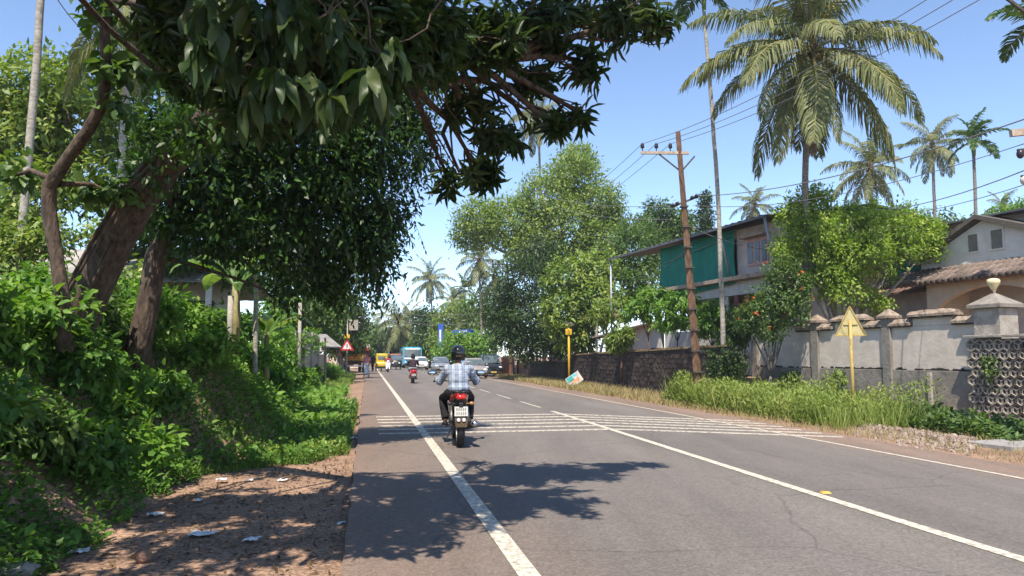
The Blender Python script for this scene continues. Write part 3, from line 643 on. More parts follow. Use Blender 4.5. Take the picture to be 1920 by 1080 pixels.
for q in ((1812, 1839, 439, 473), (1855, 1886, 430, 467)):
    (a, z1), (c, z0) = pp(q[0], q[2]), pp(q[1], q[3]); b = MB()
    f = MB()
    for bx in (((a + c) / 2, z1 - .03, c - a, .06), ((a + c) / 2, z0 + .03, c - a, .06)): f.box((bx[0], -.03, bx[1]), (bx[2], .06, bx[3]))
    for xx in (a + .03, c - .03): f.box((xx, -.03, (z0 + z1) / 2), (.06, .058, z1 - z0 - .12))
    wo = f.build('window', M['house_white'], ph); b.box(((a + c) / 2, -.008, (z0 + z1) / 2), (c - a - .12, .014, z1 - z0 - .12)); b.build('louvre', mat('grey_mesh', (.23, .215, .19), rough=.7), wo)
# tiled awning: rows of tiles
aw = MB(); ztop = gzb - .02; sA, sB = pp(1700, 510)[0], rx + 1.2; zlo = ztop - .62; aw.prism([(0, ztop), (0, ztop - .05), (-1.45, zlo - .05), (-1.45, zlo)], sA, sB, 'X'); awo = aw.build('awning', M['trim_dark'], ph)
tm = MB()
tm.tube([(0, 0, 0), (0, -.5, -.213)], [.105, .11], 8, sx=1.0); tme = tm.mesh('tile', mat('awning_tile', (.19, .14, .115), (.085, .068, .058), 8, .9, .4), True)
per_object_tone(tme.materials[0], .65, 1.35)
ntile = int((sB - sA) / .24)
for i in range(ntile):
    for j in range(3): link('tile', tme, awo, (sA + .12 + i * .24 + random.uniform(-.01, .01), -.02 - .48 * j, ztop + .0 - .205 * j), (0, 0, random.uniform(-.02, .02)))
# arched porch beam
sP = pp(1775, 560)[0]; b = MB(); zc = zlo - .03; z_sp = pp(1796, 578)[1]; a0, a1 = sP + .42, sP + 4.6; zcr = pp(1870, 522)[1] ; zcr = min(zcr + .15, zc - .22)
arc = [(a0 + (a1 - a0) * i / 16, z_sp + (zcr - z_sp) * math.sin(math.pi * i / 16) ** .75) for i in range(17)]
for i in range(16):
    b.prism([arc[i], arc[i + 1], (arc[i + 1][0], zc), (arc[i][0], zc)], -.95, -.7)
b.prism([(sP, -.4), (a0, -.4), (a0, zc), (sP, zc)], -.95, -.7); b.prism([(a1, -.4), (a1 + .5, -.4), (a1 + .5, zc), (a1, zc)], -.95, -.7); b.build('porch_arch', M['house_cream'], ph)
b = MB(); b.box(((sP + sB) / 2, 1.6, zc / 2), (sB - sP, .2, zc + .8)); b.build('rear_wall', M['house_cream'], ph); b = MB(); b.box(((sP + sB) / 2, .3, zc + .04), (sB - sP, 2.6, .06)); b.build('porch_ceiling', M['plaster_white'], ph)
b = MB(); q = pp(1903, 560); b.box((q[0] + .9, 1.48, q[1]), (1.3, .05, .95)); b.build('dark_window', M['glass'], ph)
b = MB(); b.box((sP + .09, .3, zc / 2), (.16, 2.3, zc + .8)); b.build('porch_side', M['house_cream'], ph)
b = MB(); b.box(((lx + rx) / 2, 5.2, lz / 2 - .25), (rx - lx - .1, 7.4, lz + .4)); b.build('house_body', M['house_white'], ph)

# ------------------------------------------------------------------ small outbuildings behind the laterite wall
c = A(1215, 660, 41); sh = thing('outhouse', 'low white walled outhouse with sagging sheet roof behind the laterite wall', 'shed', (c.x, 41, .5), R(-68))
b = MB(); b.box((0, .1, 1.2), (2.6, .2, 2.9)); b.box((-2.9, .1, .9), (3.2, .18, 2.2)); b.build('wall', M['plaster_white'], sh)
b = MB(); b.box((.75, -.03, .55), (.75, .06, 1.7)); b.build('doorway_shade', M['mould_and_shade_black'], sh); b = MB(); b.box((-2.4, -.015, 1.0), (1.7, .03, 1.3)); b.build('stained_panel', M['slab'], sh)  # black panel on the wall stands in for the shaded doorway
b = MB(); b.prism([(-5.2, 2.05), (1.5, 2.72), (1.5, 2.79), (-5.2, 2.12)], -.7, 2.6); b.build('roof', M['cement_pale'], sh)
c = A(1128, 620, 47); sd_ = thing('open_shed', 'small open shed with brown hipped roof behind the laterite wall', 'shed', (c.x, 47, .5), R(-70))
b = MB(); zt = A(1128, 583, 47).z - .5; ze = A(1128, 598, 47).z - .5
b.add([(-1.5, -1.2, ze), (1.5, -1.2, ze), (1.5, 1.2, ze), (-1.5, 1.2, ze), (-.5, 0, zt), (.5, 0, zt), (-1.5, -1.2, ze - .08), (1.5, -1.2, ze - .08), (1.5, 1.2, ze - .08), (-1.5, 1.2, ze - .08)],
      [(0, 1, 5, 4), (1, 2, 5), (2, 3, 4, 5), (3, 0, 4), (6, 7, 1, 0), (7, 8, 2, 1), (8, 9, 3, 2), (9, 6, 0, 3), (9, 8, 7, 6)]); b.build('roof', M['tile'], sd_)
for x in (-1.3, 1.3):
    for y in (-1, 1): b = MB(); b.tube([(x, y, -.4), (x, y, ze - .05)], .07, 8); b.build('post', M['cement_pale'], sd_)
c = A(955, 690, 66); bp = thing('brick_gatehouse', 'orange brick gate wall with dark opening past the laterite wall', 'wall', (RU(13.6, 66).x, 66, -.35), R(-20))
M['brick'] = mat('orange_brick', (.42, .19, .11), (.28, .12, .075), 6, .9, .4)
for x, w_ in ((-1.0, 1.1), (.75, 1.3)): b = MB(); b.box((x - .3, 0, .85), (w_, .5, 1.75)); b.build('wall', M['brick'], bp, bevel=.02)
b = MB(); b.box((-.17, .1, .75), (.6, .2, 1.5)); b.build('gate', M['mould_and_shade_black'], bp); b = MB(); b.box((-.17, 0, 1.80), (3.0, .6, .12)); b.build('coping', M['coping'], bp)  # black block makes the opening look dark

U0 = random.uniform
# ------------------------------------------------------------------ left side: old house, wall, gate, posts
lh = thing('old_house', 'long white roofed house behind the leaning tree', 'house', (A(150, 560, 24).x, 24, 1.0), R(6))
M['white_roof'] = mat('white_sheet_roof', (.36, .34, .31), (.20, .18, .16), 3, .85, .3, stretch=(1, .3, 1))
z1 = A(150, 445, 24).z - 1.0; z2 = A(150, 525, 23).z - 1.0
b = MB(); n = 44
for j, (y, z) in enumerate(((-1.0, z2), (3.0, z1), (7.0, z2))):
    for i in range(n + 1): b.v.append((-4.5 + 9 * i / n, y, z + .02 * (i % 2)))
b.f = [(j * (n + 1) + i, j * (n + 1) + i + 1, (j + 1) * (n + 1) + i + 1, (j + 1) * (n + 1) + i) for j in range(2) for i in range(n)]; b.m = [0] * len(b.f); o = b.build('roof', M['white_roof'], lh)
m_ = o.modifiers.new('thick', 'SOLIDIFY'); m_.thickness = .04
for x in (-4.2, -2.1, .0, 2.1, 4.2): b = MB(); b.box((x, -.7, z2 / 2 - .2), (.16, .16, z2 + .3)); b.build('post', M['plaster_white'], lh)
b = MB(); b.box((0, 1.6, z2 / 2), (8.6, .2, z2 + .6)); b.build('wall', M['plaster_white'], lh)
for x in (-3, -.9, 1.2, 3.2): b = MB(); b.box((x, 1.47, z2 * .42), (1.1, .06, z2 * .85)); b.build('opening_shade', M['mould_and_shade_black'], lh)  # black panels paint the shade inside the openings
b = MB(); b.box((0, -.55, .35), (8.6, .14, 1.1)); b.build('parapet', M['cement_pale'], lh)

fw = thing('left_boundary_wall', 'weathered grey white boundary wall with posts above the left bank', 'wall', (0, 0, 0)); fa, fb = A(498, 640, 19.5), A(592, 650, 31)
fw.location = (fa.x, fa.y, .6); dv = Vector((fb.x - fa.x, fb.y - fa.y, 0)); fw.rotation_euler = (0, 0, math.atan2(dv.y, dv.x)); Lw = dv.length; zt = A(500, 603, 19.5).z - .6
b = MB(); b.box((Lw / 2, 0, zt / 2 - .3), (Lw, .16, zt + .5)); b.build('wall_body', M['cement_pale'], fw)
for i in range(6): b = MB(); b.box((i * Lw / 5, -.03, zt / 2 - .3), (.2, .26, zt + .55 + U0(-.15, .1))); b.build('post', M['cement_pale'], fw, bevel=.02)
gt = thing('dark_gate', 'dark grey sheet metal gate leaf with white notice above it', 'gate', (A(590, 690, 32).x, 32, .3), R(-8))
zt = A(590, 640, 32).z - .3; zg = A(590, 662, 32).z - .3
b = MB(); b.box((.1, 0, zg / 2 - .1), (.62, .05, zg + .1)); b.build('leaf_panel', mat('gate_grey', (.075, .075, .082), rough=.6), gt)
for x in (-.25, .44): b = MB(); b.box((x, 0, zt / 2), (.06, .07, zt + .3)); b.build('gate_post', M['mould_and_shade_black'], gt)
for i in range(2): b = MB(); b.box((.1, -.005, zg + .18 + .24 * i), (.62, .03, .05)); b.build('rail', M['mould_and_shade_black'], gt)
b = MB(); b.box((-.05, -.04, zg + .2), (.7, .02, .26)); b.build('notice', M['plaster_white'], gt)
c = A(605, 660, 34); gs = thing('white_awning', 'small white sloping awning beside the dark gate', 'awning', (c.x + .1, 34, .2), R(-10))
zt = A(600, 628, 34).z - .2; ze = A(614, 652, 34).z - .2
b = MB(); b.prism([(-.35, zt), (.42, ze), (.42, ze + .05), (-.35, zt + .06)], -.9, .9); b.build('roof', M['white_roof'], gs)
for y in (-.8, .8): b = MB(); b.tube([(-.3, y, -.1), (-.3, y, zt)], .035, 6); b.build('post', M['pipe'], gs)

def post(label, name, px, pyb, pyt, d, r, m, lean=0, group=None):
    a = A(px, pyb, d); t = A(px + lean, pyt, d); o = MB(); g_ = min(gz(a.x, a.y), a.z); root_z = g_
    o.tube([(0, 0, -.2), (t.x - a.x, 0, (t.z - root_z) * .5), (t.x - a.x, 0, t.z - root_z)], r, 10); ob = o.build(name, m, None, True); ob.location = (a.x, a.y, root_z); return tag(ob, label, 'post', group)
post('pale concrete post standing in weeds before the left boundary wall', 'concrete_post', 563, 690, 568, 24, .055, M['cement_pale'])
post('short grey stone post beside the banana plant', 'stone_post', 433, 600, 555, 13, .05, M['cement_pale'])

# ------------------------------------------------------------------ utility poles and wires
M['rust'] = mat('rusty_iron', (.27, .15, .085), (.10, .06, .04), 10, .8, .5, metal=.2, stretch=(1, 1, .3)); M['iron'] = mat('dark_iron', (.10, .085, .075), (.05, .045, .04), 9, .7, .3, metal=.3)
M['arm'] = mat('galvanised_arm', (.45, .37, .28), (.30, .22, .16), 8, .7, .3); M['porcelain'] = mat('brown_porcelain', (.035, .025, .03), rough=.25)
M['wire'] = mat('aluminium_wire', (.16, .16, .17), rough=.5)
TIPS = {}
def utility_pole(label, key, base, top, r, arm_len, low=True, arm_z=.92):
    base = Vector(base); top = Vector(top); root = thing('utility_pole', label, 'utility pole', base, 0, 'power line poles'); d = top - base; H = d.length
    b = MB(); b.tube([Vector((0, 0, -.4)), d * .33, d * .66, d], [r * 1.15, r * 1.05, r * .85, r * .7], 4 if low else 8); b.build('shaft', M['rust'], root)
    for i in range(9): b = MB(); q = d * (.12 + .075 * i); b.box(q, (r * 2.7 * (1 - .25 * i / 9), r * 2.7 * (1 - .25 * i / 9), .05)); b.build('strap', M['iron'], root)
    q = d * arm_z; ax_ = Vector((-1, .05, .02)).normalized(); b = MB(); b.bar(q + ax_ * -.35, q + ax_ * arm_len, .09, .1); b.build('cross_arm', M['arm'], root); TIPS[key] = []
    b = MB(); b.bar(q + ax_ * .75 + Vector((0, 0, -.05)), d * (arm_z - .07), .05, .05); b.bar(d * (arm_z - .07), q - ax_ * .55 + Vector((0, 0, -.12)), .06, .06); b.build('brace', M['iron'], root)
    me = MB(); me.lathe([(.018, -.22), (.018, 0), (.065, .02), (.08, .07), (.06, .1), (.075, .13), (.05, .19), (.02, .22)], n=10); me = me.mesh('insulator', M['porcelain'], True)
    for i in range(3):
        p = q + ax_ * (arm_len - .06 - i * arm_len * .36) + Vector((0, 0, .16)); link('insulator', me, root, p); TIPS[key].append(base + p + Vector((0, 0, .18)))
    if low:
        q = d * .74; b = MB(); b.bar(q + Vector((-.45, 0, -.22)), q + Vector((.5, 0, .16)), .06, .07); b.build('cross_arm', M['iron'], root)
        for x in (-.42, -.25, .3, .46): link('insulator', me, root, q + Vector((x, 0, x * .4 - .01)), (R(90), 0, 0))
        TIPS[key + '_low'] = [base + q + Vector((x, 0, x * .42)) for x in (-.42, .46)]
    return root
b1 = on_ground(11.95, 27); tp1 = A(1271, 247, 27)
utility_pole('leaning rusty iron power pole before the laterite wall', 'mid', b1, tp1, .13, 1.42)
b2 = on_ground(12.1, 63); utility_pole('distant power pole beyond the lower laterite wall', 'far', b2, (A(950, 478, 63)), .12, 1.3)
b0 = on_ground(12.95, 14.0); utility_pole('power pole just past the right edge of the view', 'near', b0, b0 + Vector((.1, 0, 9.6)), .13, 1.5, False)
root = [o for o in COL.objects if o.name.startswith('utility_pole')][-1]
for k_, (px_, py_) in enumerate(((1895, 250), (1908, 283), (1915, 332))):
    e = A(px_, py_, 14.0) - b0; b = MB(); b.bar((e.x, e.y, e.z), (.35, 0, e.z + .1), .09 if k_ == 0 else .05, .13 if k_ == 0 else .07); b.build('cross_arm', M['arm'] if k_ == 0 else M['iron'], root)
    if k_: b = MB(); b.ell((e.x + .05, 0, e.z - .06), (.07, .07, .09)); b.build('insulator', M['porcelain'] if k_ == 1 else M['plaster_white'], root, True)
def wire(a, b, sag, label, r=.011, name='power_line', group='power lines'):
    a = Vector(a); b = Vector(b); n = 14; mb = MB(); pts = []
    for i in range(n + 1): t = i / n; p = a.lerp(b, t) - a; p.z -= sag * 4 * t * (1 - t); pts.append(p)
    mb.tube(pts, r, 4); o = mb.build(name, M['wire']); o.location = a; return tag(o, label, 'wire', group)
nm = ('outermost', 'middle', 'innermost')
for i in range(3):
    wire(TIPS['near'][i], TIPS['mid'][i], .35, f'{nm[i]} overhead conductor from the right edge to the leaning pole'); wire(TIPS['mid'][i], TIPS['far'][i], .5, f'{nm[i]} overhead conductor from the leaning pole to the distant pole', .013)
T0, T1 = TIPS['mid_low']; wire(A(1925, 222, 14), T1, .35, 'insulated service cable falling from the right edge towards the leaning pole', .014)
wire(A(1925, 268, 14), A(1300, 385, 27), .45, 'thin service cable below the crossarm at the right', .009); wire(A(1925, 318, 14), A(1600, 392, 30), .3, 'cable running past the areca palm to the green net house', .012)
wire(A(1925, 345, 14), A(1640, 402, 31), .2, 'lowest thin cable above the porch house', .009)
wire(T0, A(985, 352, 60), .5, 'upper slack cable from the leaning pole to the tall green tree', .012); wire(T0 + Vector((0, 0, -.5)), A(985, 362, 60), .6, 'lower slack cable from the leaning pole to the tall green tree', .01)
wire(A(1292, 425, 27), A(1470, 470, 30), .2, 'drop cable crossing the green shade net', .012); wire(A(1297, 455, 27), A(1245, 500, 37), .1, 'short drop cable left of the leaning pole', .01)
wire(A(640, 586, 55), A(935, 600, 63), .6, 'lower cable spanning the road far ahead', .015); wire(A(640, 572, 55), A(935, 582, 63), .6, 'upper cable spanning the road far ahead', .015)
wire(A(105, -5, 20), A(175, 75, 22), .1, 'dark cable crossing the sky at the upper left', .016)

# ------------------------------------------------------------------ signs and furniture
M['yellow'] = mat('old_yellow_paint', (.46, .34, .10), (.34, .24, .07), 8, .6, .1); M['cream_back'] = mat('sign_back', (.55, .48, .24), (.42, .35, .16), 7, .6)
sb = on_ground(12.75, 19.7); sgx = A(1598, 700, 19.7).x; sgn = thing('warning_sign', 'back of a yellow triangular warning sign on a yellow pole at the right verge', 'sign', (sgx, 19.7, gz(sgx, 19.7)), R(-28)); z0 = sgn.location.z
b = MB(); b.tube([(0, 0, -.3), (0, 0, A(1590, 600, 19.7).z - z0)], .042, 10); b.build('pole', M['yellow'], sgn, True)
za, zb_ = A(1590, 574, 19.7).z - z0, A(1590, 629, 19.7).z - z0
b = MB(); b.prism([(-.37, zb_), (.37, zb_), (0, za)], .05, .062); b.build('plate', M['cream_back'], sgn)
b = MB()
for p, q in (((-.37, zb_), (.37, zb_)), ((.37, zb_), (0, za)), ((0, za), (-.37, zb_))): b.bar((p[0], .045, p[1]), (q[0], .045, q[1]), .03, .03)
b.build('rim', M['yellow'], sgn); b = MB(); b.box((0, .035, zb_ + .3), (.34, .02, .04)); b.build('bracket', M['cream_back'], sgn)

bl = RU(11.6, 44); bl.x = A(1067, 690, 44).x; bl.z = gz(bl.x, 44); bk = thing('solar_blinker', 'yellow signal box with solar panel on a yellow post beside the laterite wall', 'signal', bl, R(-10))
M['bright_yellow'] = mat('bright_yellow', (.66, .40, .02), (.55, .32, .02), 5, .5); zz = A(1067, 623, 44).z - bl.z
b = MB(); b.tube([(0, 0, -.3), (0, 0, zz + .45)], .065, 10); b.build('pole', M['bright_yellow'], bk, True); b = MB(); b.box((0, -.02, zz + .02), (.36, .22, .34)); b.build('signal_box', M['bright_yellow'], bk, bevel=.02)
b = MB(); b.lathe([(.11, -.15), (.11, -.12), (.05, -.11)], (0, 0, zz + .02), 12, 'Y'); b.build('lens', mat('amber_lens', (.5, .3, .02), rough=.3), bk)
b = MB(); b.box((.03, 0, zz + .52), (.6, .4, .03), Euler((R(12), R(18), 0))); b.build('solar_panel', mat('solar_panel', (.10, .085, .085), (.07, .06, .06), 8, .35), bk)

lb = A(1077, 712, 42); lb.z = gz(lb.x, 42); ln = thing('leaning_board', 'tilted teal and orange notice board leaning at the foot of the yellow post', 'board', lb, R(-12))
b = MB(); E = Euler((R(-14), R(-35), 0)); b.box((0, 0, .46), (.85, .03, .62), E); bd = b.build('board', M['plaster_white'], ln); b = MB(); mm = E.to_matrix()
for (cx_, cz_, w_, h_, k_) in ((-.2, .13, .38, .3, 0), (.12, .2, .2, .16, 1), (-.30, -.2, .18, .15, 0), (.05, -.08, .5, .12, 2), (.12, -.2, .4, .06, 2), (-.12, .02, .3, .05, 3)):
    b.box(Vector((0, 0, .46)) + mm @ Vector((cx_, -.018, cz_)), (w_, .006, h_), E, k_)
b.build('print', [mat('teal_print', (.04, .34, .32), rough=.6), mat('cyan_print', (.10, .50, .55), rough=.6), mat('orange_print', (.65, .30, .13), rough=.6), mat('red_print', (.5, .12, .10), rough=.6)], bd)
b = MB(); b.bar((.1, .05, .08), (.5, .05, .17), .05, .05); b.build('strut', M['coping'], ln)

M['red'] = mat('sign_red', (.55, .03, .03), rough=.45); M['white_p'] = mat('sign_white', (.75, .74, .72), rough=.5); M['blue'] = mat('sign_blue', (.02, .10, .50), (.02, .08, .42), 5, .45)
def tri_sign(label, px, py, d, side, zc_, extra):
    p = A(px, py, d); g0 = gz(p.x, p.y); r0 = thing('road_sign', label, 'sign', (p.x, d, g0), R(6), 'triangular warning signs'); z = p.z - g0
    b = MB(); b.tube([(0, 0, -.3), (0, 0, z + (2.2 if extra else .3))], .05 if extra else .035, 8); b.build('pole', M['cement_pale'], r0, True); h = side * .866
    b = MB(); b.prism([(-side / 2, z - h / 2), (side / 2, z - h / 2), (0, z + h / 2)], -.075, -.06); b.build('rim', M['red'], r0)
    s2 = side * .62; b = MB(); b.prism([(-s2 / 2, z - h / 2 + side * .11), (s2 / 2, z - h / 2 + side * .11), (0, z - h / 2 + side * .11 + s2 * .866)], -.082, -.076); b.build('face', M['white_p'], r0)
    b = MB(); b.box((.0, -.085, z - h * .12), (.07, .004, side * .28)); b.build('symbol', M['porcelain'], r0)
    if extra:
        b = MB(); b.box((.0, -.06, z + h * .5 + .14), (.36, .18, .26)); b.build('lamp_box', M['bright_yellow'], r0, bevel=.03)
        b = MB(); b.box((.42, -.02, z + 1.35), (.62, .12, .75)); b.build('signal_cabinet', M['cement_pale'], r0, bevel=.02)
tri_sign('red and white triangle sign under a grey cabinet on a tall post', 651, 646, 52, .95, 2.3, True)
tri_sign('small red and white triangle sign behind the tall signal post', 633, 658, 60, .75, 2.0, False)

p = A(869, 624, 82); g0 = gz(p.x, p.y); bb = thing('blue_signboard', 'blue overhead signboard with white lettering among the trees', 'sign', (p.x, 82, g0), R(8)); z = p.z - g0
b = MB(); b.box((0, 0, z), (2.35, .06, .72), Euler((0, R(-5), 0))); bd = b.build('board', M['blue'], bb); b = MB()
for i in range(7): b.box((-.45 + .13 * i, -.036, z + .1 + .011 * i), (.085, .01, .16 if i % 2 else .2))
for i in range(12): b.box((-.85 + .155 * i, -.036, z - .2 + .0135 * i), (.1, .01, .09))
b.build('lettering', M['white_p'], bd)
for x in (-1.0, 1.0): b = MB(); b.tube([(x, .1, -.3), (x, .1, z + .2)], .06, 8); b.build('post', M['pipe'], bb, True)
p = A(826, 655, 88); g0 = gz(p.x, p.y); vb = thing('tall_blue_banner', 'narrow upright blue banner sign beside the parked hatchback', 'sign', (p.x, 88, g0), R(5)); z = A(826, 615, 88).z - g0
b = MB(); b.box((0, 0, z - 1.6), (.55, .06, 4.2)); bd = b.build('board', M['blue'], vb); b = MB(); b.box((-.05, -.036, z - .9), (.22, .01, 1.4)); b.box((.1, -.036, z - 2.6), (.15, .01, 1.1)); b.build('lettering', M['white_p'], bd)
for x in (-.24, .24): b = MB(); b.tube([(x, .06, -.3), (x, .06, z + .6)], .035, 6); b.build('post', M['pipe'], vb)
p = A(915, 655, 80); vb = thing('small_blue_banner', 'small blue and white banner behind the black van', 'sign', (p.x, 80, gz(p.x, 80)), R(5)); b = MB(); b.box((0, 0, 2.1), (.55, .05, 1.5)); bd = b.build('board', mat('teal_banner', (.02, .22, .34), rough=.5), vb); b = MB(); b.box((.15, -.03, 2.2), (.2, .01, .7)); b.build('lettering', M['white_p'], bd)
b = MB(); b.tube([(0, .06, -.3), (0, .06, 2.8)], .035, 6); b.build('post', M['pipe'], vb)
# ------------------------------------------------------------------ vehicles
HEAD = R(10.9)                                # heading of the road, to the left of straight ahead
M['rubber'] = mat('tyre_rubber', (.022, .022, .023), (.014, .014, .015), 20, .85, .3); M['chrome'] = mat('bright_metal', (.55, .55, .56), rough=.22, metal=1)
M['black_pl'] = mat('black_plastic', (.02, .02, .021), rough=.45); M['black_gl'] = mat('black_gloss', (.012, .013, .014), rough=.12, coat=.6); M['alloy'] = mat('alloy_grey', (.35, .35, .36), rough=.35, metal=.9)
M['red_paint'] = mat('red_gloss_paint', (.42, .012, .015), (.34, .01, .012), 4, .2, coat=.7); M['tail'] = mat('red_lens', (.6, .02, .015), rough=.15, coat=.5)
M['amber'] = mat('amber_lens_small', (.35, .17, .06), rough=.2); M['plate'] = mat('number_plate', (.55, .54, .49), (.42, .41, .37), 9, .6); M['plate_y'] = mat('yellow_plate', (.75, .55, .06), rough=.5)
M['ink'] = mat('plate_ink', (.22, .22, .21), rough=.6); M['engine'] = mat('engine_metal', (.16, .16, .165), (.08, .08, .08), 12, .45, .2, metal=.7)
M['lamp'] = mat('clear_lamp', (.75, .77, .8), rough=.1, coat=.8); M['mirror'] = mat('mirror_face', (.62, .70, .76), rough=.04, metal=1)
M['screen'] = mat('windscreen', (.10, .13, .15), (.06, .08, .10), 2, .05, spec=.8)
def wheel(parent, c, r, wid, axis='X', tyre='rubber', rim='alloy', n=22, spokes=5):
    k = r - wid * .62 if wid < .16 else r * .64; prof = [(k, -wid * .42), (r - wid * .25, -wid * .5), (r - wid * .05, -wid * .3), (r, 0), (r - wid * .05, wid * .3), (r - wid * .25, wid * .5), (k, wid * .42)]
    b = MB(); b.lathe(prof + [prof[0]], (0, 0, 0), n, axis, caps=False); w_ = link('wheel', b.mesh('wheel', M[tyre], True), parent, c)
    b = MB(); b.lathe([(k * .9, -wid * .38), (k * 1.02, -wid * .40), (k * 1.02, wid * .40), (k * .9, wid * .38), (k * .9, -wid * .38)], n=n, axis=axis, caps=False); b.lathe([(.05, -wid * .45), (.05, wid * .45)], n=10, axis=axis)
    for i in range(spokes):
        a = 2 * math.pi * i / spokes; b.bar((0, .03 * math.cos(a), .03 * math.sin(a)), (0, k * .95 * math.cos(a), k * .95 * math.sin(a)), wid * .35, .035)
    b.build('rim', M[rim], w_); return w_
def plate(parent, c, w_, h, m='plate', rows=2, rot=None, ny=-1):
    b = MB(); b.box((0, 0, 0), (w_, .008, h)); o = b.build('number_plate', M[m], parent, loc=c, rot=rot or (0, 0, 0)); b = MB()
    for r in range(rows):
        k = 5 if rows == 2 else 9
        for i in range(k): b.box(((i - (k - 1) / 2) * w_ * .8 / k, ny * .006, h * (.22 - .44 * r) if rows == 2 else 0), (w_ * .8 / k * .6, .004, h * (.28 if rows == 2 else .5)))
    b.build('characters', M['ink'], o); return o
def rrect(hx, y0, y1, z, k=.12):
    p = []; c = [(hx, y1), (-hx, y1), (-hx, y0), (hx, y0)]; q = k
    for (x, y), (ax_, ay), (bx_, by) in ((c[0], (0, -1), (-1, 0)), (c[1], (1, 0), (0, -1)), (c[2], (0, 1), (1, 0)), (c[3], (-1, 0), (0, 1))):
        p += [Vector((x + ax_ * q, y + ay * q, z)), Vector((x + (ax_ + bx_) * q * .3, y + (ay + by) * q * .3, z)), Vector((x + bx_ * q, y + by * q, z))]
    return p
def car(name, label, loc, rz, paint, L=4.2, W=1.68, H=1.47, hood=.95, tail=.55, belt=.92, plate_m='plate', rack=False, ws=.62):
    t = thing(name, label, 'car', loc, rz); h = W / 2; f, r = L / 2, -L / 2
    def sec(y, w_, zb, zt):
        return [Vector((x * w_, y, z)) for x, z in ((-.86, zb), (-1, zb + .14), (-1.0, (zb + zt) / 2), (-.97, zt - .13), (-.84, zt - .01), (0, zt + .02), (.84, zt - .01), (.97, zt - .13), (1.0, (zb + zt) / 2), (1, zb + .14), (.86, zb), (0, zb - .01))]
    b = MB(); b.loft([sec(r, h * .80, .42, belt - .12), sec(r + .12, h * .95, .28, belt - .02), sec(r + .8, h, .2, belt), sec(0, h, .18, belt), sec(f - hood - .1, h, .2, belt + .01), sec(f - hood * .55, h * .99, .2, belt - .06), sec(f - .22, h * .94, .22, belt - .15), sec(f, h * .78, .32, belt - .30)])
    o = b.build('body', M[paint], t, True); o.modifiers.new('e', 'EDGE_SPLIT').split_angle = R(50)
    y0, y1 = r + tail * .35, f - hood; yt0, yt1 = r + tail + .35, f - hood - ws
    b = MB(); b.loft([rrect(h * .94, y0, y1, belt - .03, .1), rrect(h * .80, (y0 + yt0) / 2, (y1 + yt1) / 2, (belt + H) / 2 + .03, .12), rrect(h * .72, yt0, yt1, H - .05, .14), rrect(h * .58, yt0 + .15, yt1 - .15, H, .14)]); b.build('cabin', M[paint], t, True)
    def pane(pts, nm='window'):
        b = MB(); c = sum((Vector(p) for p in pts), Vector()) / len(pts); b.add([Vector(p) for p in pts], [tuple(range(len(pts)))]); o = b.build(nm, M['screen'], t); m_ = o.modifiers.new('t', 'SOLIDIFY'); m_.thickness = .012; m_.offset = 0
    e = .025; zb, zt = belt + .05, H - .10; ym = y1 - ws * .08; yw = yt1 + ws * .12
    pane([(-h * .82, ym + e, zb), (h * .82, ym + e, zb), (h * .78, (ym + yw) / 2 + .05 + e, (zb + zt) / 2 + .02), (h * .64, yw + e, zt), (-h * .64, yw + e, zt), (-h * .78, (ym + yw) / 2 + .05 + e, (zb + zt) / 2 + .02)], 'windscreen')
    pane([(-h * .78, y0 + .02, zb), (h * .78, y0 + .02, zb), (h * .62, yt0 - .06, zt), (-h * .62, yt0 - .06, zt)], 'rear_window')
    for s in (-1, 1):
        mid_ = (y0 + y1) / 2 - .05
        pane([(s * h * .945, y0 + .35, zb), (s * h * .945, mid_ - .04, zb), (s * h * .75, mid_ - .04, zt), (s * h * .75, yt0 + .12, zt)]); pane([(s * h * .945, mid_ + .04, zb), (s * h * .945, y1 - .28, zb), (s * h * .75, yt1 - .1, zt), (s * h * .75, mid_ + .04, zt)])
        b = MB(); b.ell((s * h * .66, f - .09, belt - .30), (.17, .10, .085)); b.build('headlight', M['lamp'], t, True)
        b = MB(); b.ell((s * (h + .09), y1 - .25, belt + .08), (.10, .06, .07)); b.build('wing_mirror', M[paint], t, True)
        b = MB(); b.box((s * h * .74, r + .06, belt - .2), (.2, .1, .18)); b.build('tail_light', M['tail'], t)
        for y in (f - .78, r + .72): wheel(t, (s * (h - .09), y, .30), .30, .19)
    b = MB(); b.box((0, f - .035, belt - .36), (W * .40, .08, .10)); b.build('grille', M['black_pl'], t); b = MB(); b.box((0, f - .05, .34), (W * .74, .14, .16)); b.build('bumper', M['black_pl'], t, bevel=.03)
    plate(t, (0, f + .03, .40), .45, .12, plate_m, 1, (0, 0, math.pi))
    if rack:
        b = MB()
        for s in (-1, 1): b.bar((s * h * .55, yt0 + .1, H + .05), (s * h * .55, yt1 - .1, H + .05), .04, .04)
        b.build('roof_rack', M['black_pl'], t)
    return t
M['silver'] = mat('silver_paint', (.46, .44, .42), (.42, .40, .385), 3, .28, metal=.5, coat=.5); M['greysilver'] = mat('grey_silver_paint', (.36, .38, .42), rough=.28, metal=.5, coat=.5); M['beige_silver'] = mat('beige_silver_paint', (.48, .42, .38), rough=.28, metal=.4, coat=.5)
def at_px(px, py, d): p = A(px, py, d); p.z = road_z(p.x - bendx(d)); return p
car('silver_saloon', 'beige silver saloon car coming towards the camera behind the near rider', at_px(886, 705, 57), HEAD + math.pi + R(3), 'beige_silver')
car('grey_hatchback', 'silver grey hatchback coming towards the camera left of the near rider', at_px(826, 697, 72), HEAD + math.pi, 'greysilver', 3.7, 1.62, 1.5, .8, .2, .95)
